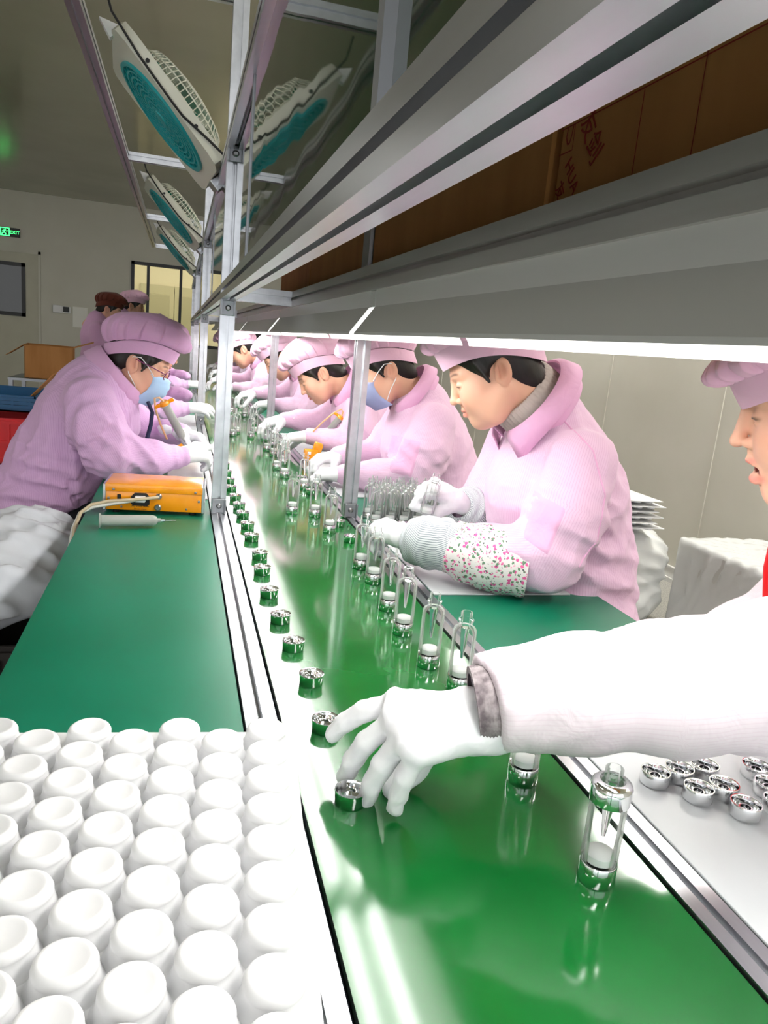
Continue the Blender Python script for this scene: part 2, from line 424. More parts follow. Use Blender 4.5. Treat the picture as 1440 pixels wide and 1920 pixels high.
# ================================================================== WORK TABLES
def table(name, label, x0, x1, y0, y1):
    t = thing(name, label, 'table', ((x0 + x1) / 2, (y0 + y1) / 2, 0))
    hx, hy = (x1 - x0) / 2, (y1 - y0) / 2
    MB().rbox((-hx, -hy, .722), (hx, hy, .748), .003).build('table_top', M_WHITE, t)
    MB().rbox((-hx + .001, -hy, .748), (hx - .001, hy, .750), .0006).build('table_mat', M_MAT, t)
    n = 5
    for k in range(n):
        y = -hy + .1 + k * (2 * hy - .2) / (n - 1)
        for sx in (-hx + .03, hx - .03):
            MB().rbox((sx - .02, y - .02, 0), (sx + .02, y + .02, .722), .002).build('leg', M_ALU, t)
    return t
table('work_table', 'narrow green-topped work table on the left side of the conveyor', -.232, .096, -.4, 8.6)
table('work_table', 'green-topped work table along the right side of the conveyor', .532, .93, -.4, 8.6)
def board(label, x0, x1, y0, y1, rz=0, h=.004):
    o = MB().rbox((-(x1 - x0) / 2, -(y1 - y0) / 2, 0), ((x1 - x0) / 2, (y1 - y0) / 2, h), .0012).build('work_board', M_BOARD)
    o.location = ((x0 + x1) / 2, (y0 + y1) / 2, .7505); o.rotation_euler = (0, 0, rz)
    return tag(o, label, 'board')
board('large white board on right table under the loose chrome caps', .5335, .925, .1, .98)
board('white board under the forearm in grey striped and floral sleeves', .535, .86, 1.40, 1.90)
board('white board under the gloved hand of masked woman on the right', .535, .90, 2.38, 3.05)
board('small white board on right table below woman without mask gluing parts', .535, .9, 3.15, 4.0)
board('white board on left table under the gloved hands of masked woman with glasses', -.03, .094, 2.26, 3.2)
board('white board on left table farther back beside lilac sleeve', -.05, .094, 3.5, 4.6)

# ================================================================== LED LIGHT FIXTURES
def fixture(y0, y1, label):
    t = thing('led_light_fixture', label, 'light fixture', (.36, (y0 + y1) / 2, 1.272), group='trough lights under the shelf')
    h = (y1 - y0) / 2
    def P(pts): return [(x - .36, z - .022 + .0) for x, z in pts]
    box = [(.292, .064), (.292, .0655), (.292, .093), (.428, .093), (.428, .064), (.425, .064), (.425, .0905), (.295, .0905), (.295, .064)]
    MB().extrude(P(box), (0, -h, 0), (0, h, 0), (1, 0, 0), (0, 0, 1)).build('housing', mat('fixture_grey', srgb(232, 232, 228), .35), t)
    for s in (-1, 1):
        sk = [(-.068, .042), (-.098, .0), (-.099, -.004), (-.0965, -.004), (-.0955, .0), (-.0655, .042)]
        MB().extrude([(-s * a, b) for a, b in sk], (0, -h, 0), (0, h, 0), (1, 0, 0), (0, 0, 1)).build('reflector_skirt', M_WHITE, t)
    MB().box((-.066, -h, .041), (.066, h, .0435)).build('reflector_top', M_WHITE, t)
    for sx in (-.03, .03):
        MB().lathe([(0, -h + .015), (.011, -h + .015), (.011, h - .015), (0, h - .015)], 12, Matrix.Translation((sx, 0, .024)) @ Matrix.Rotation(-PI / 2, 4, 'X')).build('led_tube', M_EMIT, t, smooth=50)
        for e in (-1, 1):
            MB().box((sx - .012, e * (h - .008) - .007, .012), (sx + .012, e * (h - .008) + .007, .041)).build('tube_socket', M_WHITE_PL, t)
    for e in (-1, 1):
        MB().box((-.06, e * h * .8 - .015, .0715), (.06, e * h * .8 + .015, .0665 + .0)).build('hanger', M_ALU_DK, t) if False else None
    return t
FX = [(-.03, 1.165), (1.20, 2.36), (2.395, 3.55), (3.585, 4.74), (4.775, 5.93), (5.965, 7.1)]
for (a, b), w in zip(FX, ('nearest the camera, widest in view', 'second from the camera', 'third from the camera', 'fourth from the camera', 'fifth from the camera', 'farthest from the camera')):
    fixture(a, b, 'white trough light hanging over the belt, ' + w)
for a, b in zip(FX[:-1], FX[1:]):
    y = (a[1] + b[0]) / 2
    lpart(MB().box((.2915, a[1] + .002, 1.313), (.4285, b[0] - .002, 1.338)), 'light_joint_cover', M_WHITE)

# ================================================================== CARDBOARD CARTONS ON THE SHELF
def carton(y0, y1, label, x0=.336, x1=.62, z0=1.3795, z1=1.70):
    t = thing('carton', label, 'box', ((x0 + x1) / 2, (y0 + y1) / 2, z0), group='cartons on the overhead shelf')
    hx, hy, hz = (x1 - x0) / 2, (y1 - y0) / 2, z1 - z0
    MB().rbox((-hx, -hy, 0), (hx, hy, hz), .003, seg=1).build('carton_body', M_CARD, t)
    MB().box((-.025, -hy - .0004, hz - .05), (.025, hy + .0004, hz + .0006)).build('packing_tape', mat('tape', srgb(176, 128, 74), .3), t)
    return t
cA = carton(.06, .684, 'brown carton with red printed characters on shelf, nearest the camera')
carton(.700, 1.392, 'plain brown carton on shelf, second from the camera')
carton(1.462, 2.098, 'brown carton on shelf beyond the grey upright strip')
carton(2.112, 2.74, 'brown carton on shelf, farthest of the four')
MB().box((.325, 1.40, 1.379), (.345, 1.452, 1.70))
lpart(MB().box((.33, 1.40, 1.3795), (.37, 1.452, 1.72)), 'upright_strip', M_ALU)
# printing on the near carton's face (face normal -X, at local x = -hx)
fx = -.142 - .0006
ccY = (.06 + .684) / 2
def onface(y, z): return (fx, y - ccY, z - 1.3795)
def stroke(y0, z0, y1, z1, w=.0016):
    a, b = Vector(onface(y0, z0)), Vector(onface(y1, z1)); d = (b - a).normalized(); n = Vector((-1, 0, 0)); s = d.cross(n) * w / 2
    return [a - s, b - s, b + s, a + s]
ln = MB()
for q in ((.552, 1.38, .552, 1.462), (.481, 1.38, .481, 1.47), (.405, 1.38, .405, 1.50), (.684, 1.4635, .10, 1.4635), (.690 - .008, 1.4415, .658, 1.4415), (.658, 1.4415, .658, 1.4635)):
    ln.add(stroke(*q, w=.0011), [(0, 1, 2, 3)])
# curved logo tail
pts = [(.671, 1.4635), (.672, 1.455), (.669, 1.4485), (.665, 1.4485), (.662, 1.456), (.661, 1.4635)]
for a, b in zip(pts[:-1], pts[1:]): ln.add(stroke(*a, *b, w=.0018), [(0, 1, 2, 3)])
ln.build('printed_lines', M_RED_INK, cA)
def facetext(body, size, y, z, ang, name):
    # text x axis on the face: rotated towards the camera and down
    ex_ = Vector((0, -math.sin(ang), -math.cos(ang))); ez = Vector((-1, 0, 0)); ey = ez.cross(ex_)
    M = Matrix(((*ex_, 0), (*ey, 0), (*ez, 0), (0, 0, 0, 1))).transposed()
    M = Matrix.Translation(onface(y, z)) @ M.to_4x4()
    return text_mesh(name, body, size, M_RED_INK, cA, M, extrude=.0002, align='LEFT')
facetext('友剑', .026, .648, 1.4615, math.radians(36), 'red_characters')
facetext('HUA', .018, .668, 1.43, math.radians(36), 'red_lettering')
facetext('友', .017, .681, 1.412, math.radians(36), 'red_characters')

# ================================================================== BOX FANS
def fan_proto():
    t = empty('box_fan')
    S = .22; T = .019
    # body: square plate with round opening
    n = 48; vs = []; fs = []
    def sq(a):
        c, s_ = math.cos(a), math.sin(a); k = S / max(abs(c), abs(s_)); k = min(k, S * 1.33); return (c * k, s_ * k)
    for z in (-T, T):
        for k in range(n):
            a = 2 * PI * k / n; vs.append((*sq(a), z)); vs.append((.178 * math.cos(a), .178 * math.sin(a), z))
    for k in range(n):
        k2 = (k + 1) % n; o = 2 * n
        a, b, c, d = 2 * k, 2 * k + 1, 2 * k2 + 1, 2 * k2
        fs += [(a, b, c, d), (o + d, o + c, o + b, o + a), (a, d, o + d, o + a), (b, o + b, o + c, c)]
    MB().add(vs, fs).build('fan_body', M_FANW, t, smooth=35)
    g = MB()
    for k in range(9):
        r = .02 + .0185 * k
        g.lathe([(r - .003, -T - .006), (r + .003, -T - .006), (r + .003, -T + .001), (r - .003, -T + .001)], 36, closed=True)
    for k in range(24):
        a0 = 2 * PI * k / 24
        g.tube([((.02 + .15 * q) * math.cos(a0 + 1.1 * q), (.02 + .15 * q) * math.sin(a0 + 1.1 * q), -T - .003) for q in (0, .25, .5, .75, 1)], .0035, 4)
    g.lathe([(0, -T - .01), (.026, -T - .009), (.03, -T), (0, -T)], 20)
    g.lathe([(.166, -T - .008), (.178, -T - .008), (.178, T), (.166, T)], 48, closed=True)
    g.build('front_grille', M_TEAL, t, smooth=40)
    MB().lathe([(0, -.006), (.165, -.006), (.165, -.003), (0, -.003)], 36).build('grille_disc', M_TEAL, t)
    c = MB()
    c.lathe([(.168, T - .002), (.172, T + .012), (.170, T + .014), (.165, T - .002)], 48, closed=True)
    pr = [(.171, T + .01), (.166, T + .035), (.150, T + .056), (.11, T + .068), (.05, T + .072)]
    for k in range(56):
        a = 2 * PI * k / 56
        c.tube([(r * math.cos(a), r * math.sin(a), z) for r, z in pr], .0019, 4)
    for r, z in pr[1:]:
        c.lathe([(r - .0022, z - .002), (r + .0022, z - .002), (r + .0022, z + .002), (r - .0022, z + .002)], 40, closed=True)
    c.lathe([(0, T + .074), (.048, T + .074), (.054, T + .068), (.05, T + .064), (0, T + .064)], 24)
    c.build('back_cage', M_FANW, t, smooth=40)
    b = MB()
    b.lathe([(0, .05), (.035, .05), (.04, .02), (.035, .005), (0, .005)], 20)
    for k in range(5):
        a = 2 * PI * k / 5
        M = Matrix.Rotation(a, 4, 'Z') @ Matrix.Translation((.09, 0, .03)) @ Matrix.Rotation(math.radians(28), 4, 'X')
        b.rbox((-.06, -.035, -.002), (.06, .035, .002), .0015, M)
    b.build('blades', M_TEAL2, t, smooth=40)
    s = MB()
    for x in (-.10, .10):
        for y in (-.2205,):
            s.lathe([(0, 0), (.006, 0), (.006, .003), (0, .003)], 10, Matrix.Translation((x, y, .0)) @ Matrix.Rotation(PI / 2, 4, 'X'))
    s.build('side_screws', M_BLACK, t)
    k = MB(); k.rbox((.2205, -.05, -.03), (.262, .02, .012), .004); k.build('mount_block', M_ALU, t)
    k = MB(); k.extrude([(-.27, -.018), (-.215, -.03), (-.215, .02)], (0, -.14, 0), (0, -.11, 0), (1, 0, 0), (0, 0, 1)); k.build('mount_plate', M_WHITE_PL, t)
    cb = MB(); cb.tube([(-.30, -.225, .03), (-.24, -.226, .0), (-.12, -.226, -.012), (.02, -.226, -.015), (.06, -.226, -.014), (.15, -.226, .006), (.22, -.22, .02), (.26, -.2, .03)], .0035, 6)
    cb.build('power_cable', M_BLACK, t, smooth=60)
    return t
fan = fan_proto()
u = Vector((.687, 0, -.727)); nrm = Vector((.727, 0, .687)); v_ = Vector((0, 1, 0))
FR = Matrix(((*u, 0), (*v_, 0), (*nrm, 0), (0, 0, 0, 1))).transposed()
for i, (y, w) in enumerate(((2.62, 'nearest and largest of the three'), (4.76, 'middle of the three'), (6.86, 'farthest of the three'))):
    f = fan if i == 0 else dup(fan)
    f.matrix_world = Matrix.Translation((-.062, y, 1.90)) @ Matrix.Rotation(math.radians(4), 4, 'Z') @ FR
    tag(f, 'white square fan with teal grille tilted over left workers, ' + w, 'fan', 'box fans on overhead frame')

# ================================================================== ORGANIC SURFACES (signed-distance modelling)
class SDF:
    def __init__(s, lo, hi, h):
        s.lo = np.array(lo, np.float32); s.h = h
        s.n = np.maximum(2, np.ceil((np.array(hi) - np.array(lo)) / h).astype(int) + 1)
        s.ax = [s.lo[i] + np.arange(s.n[i], dtype=np.float32) * h for i in range(3)]
        s.d = np.full(s.n, 1.0, np.float32); s.prims = []
    def _sub(s, lo, hi):
        sl = []
        for i in range(3):
            a = int(max(0, math.floor((lo[i] - s.lo[i]) / s.h))); b = int(min(s.n[i], math.ceil((hi[i] - s.lo[i]) / s.h) + 1))
            if b <= a: return None
            sl.append(slice(a, b))
        return tuple(sl)
    def _pts(s, sl):
        return s.ax[0][sl[0]][:, None, None], s.ax[1][sl[1]][None, :, None], s.ax[2][sl[2]][None, None, :]
    def _mix(s, sl, q, k, op):
        d = s.d[sl]
        if op == 'u':
            if k > 0: h = np.maximum(k - np.abs(d - q), 0) / k; r = np.minimum(d, q) - h * h * k * .25
            else: r = np.minimum(d, q)
        else:
            q = -q
            if k > 0: h = np.maximum(k - np.abs(d - q), 0) / k; r = np.maximum(d, q) + h * h * k * .25
            else: r = np.maximum(d, q)
        s.d[sl] = r
    def cap(s, a, b, ra, rb, k=.02, flat=None, op='u', rec=None):
        a = np.array(a, np.float32); b = np.array(b, np.float32); R = max(ra, rb) * (max(1, flat[1]) if flat else 1) + k + 3 * s.h
        sl = s._sub(np.minimum(a, b) - R, np.maximum(a, b) + R)
        if rec is not None: s.prims.append((rec, a, b, ra, rb))
        if sl is None: return s
        x, y, z = s._pts(sl); ab = b - a; L = float(ab @ ab) + 1e-12
        px, py, pz = x - a[0], y - a[1], z - a[2]
        t = np.clip((px * ab[0] + py * ab[1] + pz * ab[2]) / L, 0, 1)
        qx, qy, qz = px - t * ab[0], py - t * ab[1], pz - t * ab[2]
        if flat:
            n = np.array(flat[0], np.float32); n = n / np.linalg.norm(n); m = (qx * n[0] + qy * n[1] + qz * n[2]) * (1 / flat[1] - 1)
            qx, qy, qz = qx + n[0] * m, qy + n[1] * m, qz + n[2] * m
        q = np.sqrt(qx * qx + qy * qy + qz * qz) - (ra + (rb - ra) * t)
        s._mix(sl, q, k, op); return s
    def chain(s, pts, k=.02, flat=None, rec=None):
        for (a, ra), (b, rb) in zip(pts[:-1], pts[1:]): s.cap(a, b, ra, rb, k, flat, 'u', rec)
        return s
    def ell(s, c, r, k=.015, op='u', rot=None):
        c = np.array(c, np.float32); R = max(r) + k + 3 * s.h
        sl = s._sub(c - R, c + R)
        if sl is None: return s
        x, y, z = s._pts(sl); x, y, z = x - c[0], y - c[1], z - c[2]
        if rot is not None:
            m = np.array(rot, np.float32)   # rows: local axes
            x, y, z = m[0, 0] * x + m[0, 1] * y + m[0, 2] * z, m[1, 0] * x + m[1, 1] * y + m[1, 2] * z, m[2, 0] * x + m[2, 1] * y + m[2, 2] * z
        k0 = np.sqrt((x / r[0]) ** 2 + (y / r[1]) ** 2 + (z / r[2]) ** 2); k1 = np.sqrt((x / r[0] ** 2) ** 2 + (y / r[1] ** 2) ** 2 + (z / r[2] ** 2) ** 2) + 1e-9
        s._mix(sl, k0 * (k0 - 1) / k1, k, op); return s
    def half(s, n, off, k=.01):
        """keep the side where n.p < off"""
        x, y, z = s.ax[0][:, None, None], s.ax[1][None, :, None], s.ax[2][None, None, :]
        q = n[0] * x + n[1] * y + n[2] * z - off
        h = np.maximum(k - np.abs(s.d - q), 0) / k; s.d = np.maximum(s.d, q) + h * h * k * .25; return s
    def wrinkle(s, amp, f, seed=0, centers=None, base=.4):
        """ridged cloth wrinkles, stronger near the given centres"""
        r = np.random.default_rng(seed); x, y, z = s.ax[0][:, None, None], s.ax[1][None, :, None], s.ax[2][None, None, :]
        w = 0
        for i in range(4):
            v = r.normal(size=3); v[2] *= .6; v /= np.linalg.norm(v); p = r.uniform(0, 6.28); u_ = r.normal(size=3); u_ /= np.linalg.norm(u_); q = r.normal(size=3); q /= np.linalg.norm(q)
            ff = f * (1 + .45 * i)
            a = ff * (v[0] * x + v[1] * y + v[2] * z) + p + 1.9 * np.sin(ff * .33 * (u_[0] * x + u_[1] * y + u_[2] * z) + p * 2)
            m = .5 + .5 * np.sin(ff * .28 * (q[0] * x + q[1] * y + q[2] * z) + p * 3)
            w = w + (1 - 2 * np.abs(np.sin(a * .5))) * m / (1 + .5 * i)
        if centers:
            g = base
            for c, rad, a in centers:
                g = g + a * np.exp(-(((x - c[0]) ** 2 + (y - c[1]) ** 2 + (z - c[2]) ** 2) / (rad * rad)))
            w = w * g
        s.d = s.d - amp * w.astype(np.float32); return s
    def folds(s, c, axis, lam, amp, rad, curve=0.0):
        """a set of parallel sharp cloth folds, fading with distance from c"""
        ax = np.array(axis, float); ax /= np.linalg.norm(ax)
        x, y, z = s.ax[0][:, None, None] - c[0], s.ax[1][None, :, None] - c[1], s.ax[2][None, None, :] - c[2]
        t = ax[0] * x + ax[1] * y + ax[2] * z; r2 = x * x + y * y + z * z
        u_ = t + curve * r2
        ridge = 1 - 2 * np.abs(np.sin(PI * u_ / lam))
        s.d = (s.d - amp * ridge * np.exp(-r2 / (rad * rad))).astype(np.float32); return s
    def nets(s):
        d = s.d; sg = d < 0
        c = np.zeros(tuple(s.n - 1), np.uint8)
        for dx in (0, 1):
            for dy in (0, 1):
                for dz in (0, 1):
                    c += sg[dx:s.n[0] - 1 + dx, dy:s.n[1] - 1 + dy, dz:s.n[2] - 1 + dz]
        act = (c > 0) & (c < 8); idx = np.argwhere(act)
        acc = np.zeros((len(idx), 3)); cnt = np.zeros(len(idx))
        cor = [(a, b, e) for a in (0, 1) for b in (0, 1) for e in (0, 1)]
        for i, p in enumerate(cor):
            for q in cor[i + 1:]:
                if sum(abs(p[k] - q[k]) for k in range(3)) != 1: continue
                A = d[idx[:, 0] + p[0], idx[:, 1] + p[1], idx[:, 2] + p[2]]; B = d[idx[:, 0] + q[0], idx[:, 1] + q[1], idx[:, 2] + q[2]]
                m = (A < 0) != (B < 0); t = np.where(m, A / np.where(m, A - B, 1), 0)
                for k in range(3): acc[:, k] += np.where(m, p[k] + t * (q[k] - p[k]), 0)
                cnt += m
        V = s.lo + (idx + acc / cnt[:, None]) * s.h
        ids = np.full(act.shape, -1, np.int64); ids[idx[:, 0], idx[:, 1], idx[:, 2]] = np.arange(len(idx))
        F = []
        for axis in range(3):
            o = [0, 0, 0]; o[axis] = 1
            n = s.n
            A = sg[:n[0] - o[0], :n[1] - o[1], :n[2] - o[2]]; B = sg[o[0]:, o[1]:, o[2]:]
            e = np.argwhere(A != B); b1, b2 = (axis + 1) % 3, (axis + 2) % 3
            ok = (e[:, b1] > 0) & (e[:, b2] > 0) & (e[:, b1] < n[b1] - 1) & (e[:, b2] < n[b2] - 1); e = e[ok]
            fl = A[e[:, 0], e[:, 1], e[:, 2]]
            def cell(o1, o2):
                q = e.copy(); q[:, b1] -= o1; q[:, b2] -= o2; return ids[q[:, 0], q[:, 1], q[:, 2]]
            Q = np.stack([cell(1, 1), cell(0, 1), cell(0, 0), cell(1, 0)], 1)
            Q[~fl] = Q[~fl][:, ::-1]; F.append(Q)
        F = np.concatenate(F); F = F[(F >= 0).all(1)]
        return V, F
    def mesh(s, name):
        V, F = s.nets(); me = bpy.data.meshes.new(name)
        me.vertices.add(len(V)); me.vertices.foreach_set('co', V.astype(np.float32).ravel())
        me.loops.add(F.size); me.loops.foreach_set('vertex_index', F.ravel().astype(np.int32))
        me.polygons.add(len(F)); me.polygons.foreach_set('loop_start', np.arange(0, F.size, 4, dtype=np.int32))
        try: me.polygons.foreach_set('loop_total', np.full(len(F), 4, dtype=np.int32))
        except Exception: pass
        me.update(calc_edges=True); me.validate(); me.polygons.foreach_set('use_smooth', [True] * len(me.polygons)); me.update()
        return me, V

def attach(o, parent, M=None):
    o.parent = parent; o.matrix_local = Matrix.Translation(-Vector(parent.location)) @ (M or Matrix.Identity(4)); return o

# ------------------------------------------------------------------ cloth and skin materials
def skin_mat():
    m = mat('skin', srgb(226, 178, 150), .46, sss=.12, spec=.4)
    a = N(m, 'ShaderNodeVertexColor'); a.layer_name = 'tint'; LK(m, a.outputs['Color'], bsdf(m).inputs['Base Color']); return m
M_SKIN = skin_mat()
def cloth(name, base, dark, stripe=True, freq=1 / .0062, amt=.42):
    m = mat(name, base, .72, spec=.25, sheen=.15)
    mix = N(m, 'ShaderNodeMix'); mix.data_type = 'RGBA'; mix.inputs[6].default_value = base; mix.inputs[7].default_value = dark
    at = N(m, 'ShaderNodeAttribute'); at.attribute_name = 'su'
    mu = N(m, 'ShaderNodeMath', operation='MULTIPLY'); mu.inputs[1].default_value = freq * 2 * PI
    si = N(m, 'ShaderNodeMath', operation='SINE'); mr = N(m, 'ShaderNodeMapRange')
    mr.inputs['From Min'].default_value = .55; mr.inputs['From Max'].default_value = 1.0; mr.inputs['To Max'].default_value = amt
    LK(m, at.outputs['Fac'], mu.inputs[0]); LK(m, mu.outputs[0], si.inputs[0]); LK(m, si.outputs[0], mr.inputs['Value'])
    if stripe: LK(m, mr.outputs['Result'], mix.inputs[0])
    else: mix.inputs[0].default_value = 0
    LK(m, mix.outputs[2], bsdf(m).inputs['Base Color'])
    tc = N(m, 'ShaderNodeTexCoord'); n1 = N(m, 'ShaderNodeTexNoise'); n1.inputs['Scale'].default_value = 22; n1.inputs['Detail'].default_value = 3; n1.inputs['Distortion'].default_value = .8
    LK(m, tc.outputs['Object'], n1.inputs['Vector'])
    bp = N(m, 'ShaderNodeBump'); bp.inputs['Strength'].default_value = .45; bp.inputs['Distance'].default_value = .008
    LK(m, n1.outputs['Fac'], bp.inputs['Height']); LK(m, bp.outputs['Normal'], bsdf(m).inputs['Normal'])
    return m
M_COAT_R = cloth('pink_pinstripe_cloth', srgb(232, 196, 222), srgb(205, 150, 190))
M_COAT_L = cloth('lilac_pinstripe_cloth', srgb(216, 176, 216), srgb(180, 130, 182))
M_COAT_W = cloth('pale_sleeve_cloth', srgb(238, 224, 232), srgb(226, 205, 216))
M_PLAINP = cloth('pink_cloth', srgb(234, 180, 216), srgb(214, 160, 196), False)
M_CAP_R = cloth('pink_cap_cloth', srgb(234, 190, 214), srgb(210, 160, 190), False)
M_CAP_L = cloth('lilac_cap_cloth', srgb(214, 168, 206), srgb(190, 140, 184), False)
M_GLOVE = noise_vary(mat('white_glove_cotton', srgb(240, 240, 243), .8, spec=.2), srgb(236, 236, 240), srgb(244, 244, 246), 40, bump=.2, bscale=26, bdist=.003)
M_HAIR = noise_vary(mat('black_hair', srgb(22, 16, 15), .42), srgb(18, 13, 12), srgb(34, 25, 22), 60, 2, (1, 1, .15), bump=.5, bscale=220, bdist=.001)
M_TROUS = mat('dark_trousers', srgb(40, 40, 48), .8)
M_MASK = mat('blue_mask', srgb(168, 200, 232), .7)
M_MASK2 = mat('grey_blue_mask', srgb(150, 158, 196), .7)
M_KNIT = mat('beige_knit', srgb(190, 178, 172), .9)

# ------------------------------------------------------------------ heads (local: x forward, y left, z up, eye level at z = 0)
def head_mesh(name, mouth_open=0.0, h=.0024):
    s = SDF((-.2, -.1, -.30), (.13, .1, .135), h); mo = mouth_open
    s.ell((-.006, 0, .034), (.099, .077, .09), .01)
    s.ell((.035, 0, -.035), (.058, .061, .075), .03)
    s.ell((.04, 0, -.07 - mo * .5), (.05, .05, .042), .03)
    s.ell((.072, 0, -.098 - mo), (.018, .02, .015), .03)
    for y in (-1, 1):
        s.ell((.06, .041 * y, -.034), (.028, .026, .032), .03)
        s.cap((-.005, .06 * y, -.05), (.045, .042 * y, -.088 - mo * .6), .018, .018, .03)
        s.cap((.089, .014 * y, .023), (.073, .048 * y, .021), .006, .006, .016)
    for y in (-1, 1):
        s.ell((.101, .031 * y, -.001), (.013, .019, .0125), .012, 's')
        s.ell((.0805, .032 * y, -.002), (.0125, .0165, .0115), .003)
        s.ell((.0915, .032 * y, -.0045), (.003, .015, .0012), .002, 's')
    s.cap((.094, 0, .012), (.110, 0, -.026), .0065, .0082, .012)
    s.ell((.1115, 0, -.031), (.0095, .0092, .0078), .008)
    for y in (-1, 1):
        s.ell((.0965, .0115 * y, -.0355), (.010, .0065, .0068), .006)
        s.ell((.101, .0055 * y, -.0415), (.005, .003, .0022), .003, 's')
    s.cap((.097, 0, -.047), (.096, 0, -.052), .004, .005, .01)
    if mo > .002:
        s.ell((.092, 0, -.064 - mo * .5), (.014, .02, mo * .62), .004, 's')
    for y in (-1, 1):
        s.cap((.1005, .003 * y, -.0575), (.089, .021 * y, -.0635 - mo * .45), .0048, .0026, .004)
        s.cap((.0990, .0 * y, -.0690 - mo), (.0885, .019 * y, -.0655 - mo * .55), .0058, .0028, .005)
    if mo <= .002: s.ell((.0995, 0, -.0632), (.006, .021, .0011), .002, 's')
    # ears
    for y in (-1, 1):
        c, a = math.cos(.22), math.sin(.22); rot = ((c, 0, a), (0, 1, 0), (-a, 0, c))
        s.ell((-.014, .0795 * y, -.010), (.019, .008, .032), .006, 'u', rot)
        s.ell((-.008, .0885 * y, -.006), (.0118, .0095, .0215), .003, 's', rot)
        s.ell((-.002, .0825 * y, -.004), (.0045, .0035, .013), .003, 'u', rot)
        s.cap((.002, .078 * y, -.014), (.004, .077 * y, -.024), .005, .0045, .004)
    # neck running back and down into the shoulders
    s.cap((-.03, 0, -.05), (-.085, 0, -.165), .053, .056, .03)
    s.cap((-.085, 0, -.165), (-.11, 0, -.215), .056, .056, .03)
    me, V = s.mesh(name)
    base = np.array(srgb(222, 172, 146)[:3]); C = np.tile(base, (len(V), 1))
    def blend(w, c):
        nonlocal C; w = np.clip(w, 0, 1)[:, None]; C = C * (1 - w) + np.array(c[:3]) * w
    x, y, z = V.T; ay = np.abs(y)
    blend(.5 * np.exp(-(((x - .06) / .035) ** 2 + ((ay - .045) / .022) ** 2 + ((z + .03) / .022) ** 2)), srgb(226, 150, 130))
    blend(.45 * np.exp(-(((ay - .083) / .012) ** 2 + ((x + .012) / .02) ** 2 + ((z + .01) / .03) ** 2)), srgb(214, 140, 120))
    lip = np.exp(-((ay / .02) ** 4)) * (x > .083)
    blend(.75 * lip * np.exp(-(((z + .0585 + 6 * np.minimum(ay, .02) ** 2 + mo * 0.02) / .0048) ** 2)), srgb(196, 104, 98))
    blend(.75 * lip * np.exp(-(((z + .0685 + mo - 4 * np.minimum(ay, .02) ** 2) / .006) ** 2)), srgb(204, 112, 106))
    if mo > .002: blend((x > .07) * (x < .0955) * (ay < .017) * np.exp(-(((z + .064 + mo * .5) / (mo * .45)) ** 4)), srgb(110, 40, 38))
    br = .021 + .006 * np.cos((ay - .034) / .018)
    blend(.8 * (x > .05) * np.exp(-(((z - br) / .003) ** 2)) * np.exp(-(((ay - .034) / .018) ** 6)), srgb(52, 38, 33))
    blend(1.0 * (x > .055) * np.exp(-(((z + .0045 - .003 * np.cos((ay - .032) / .012)) / .0024) ** 2)) * np.exp(-(((ay - .0325) / .0155) ** 6)), srgb(26, 18, 17))
    ca = me.color_attributes.new('tint', 'FLOAT_COLOR', 'POINT')
    ca.data.foreach_set('color', np.concatenate([C, np.ones((len(V), 1))], 1).astype(np.float32).ravel())
    me.materials.append(M_SKIN); return me
def hair_mesh(name, h=.0035):
    s = SDF((-.14, -.1, -.12), (.11, .1, .14), h)
    s.ell((-.010, 0, .036), (.102, .083, .093), .01)
    s.ell((-.05, 0, -.02), (.055, .066, .06), .02)
    s.ell((-.07, 0, -.06), (.034, .045, .03), .02)
    s.ell((.10, 0, -.03), (.07, .12, .085), .01, 's')
    for y in (-1, 1):
        s.ell((-.004, .09 * y, -.016), (.026, .03, .034), .006, 's')
        s.cap((.034, .069 * y, .03), (.022, .076 * y, -.018), .009, .004, .006)
    me, V = s.mesh(name); me.materials.append(M_HAIR); return me
HEAD = head_mesh('head_closed'); HEAD_OPEN = head_mesh('head_open', .013); HAIR = hair_mesh('hair')

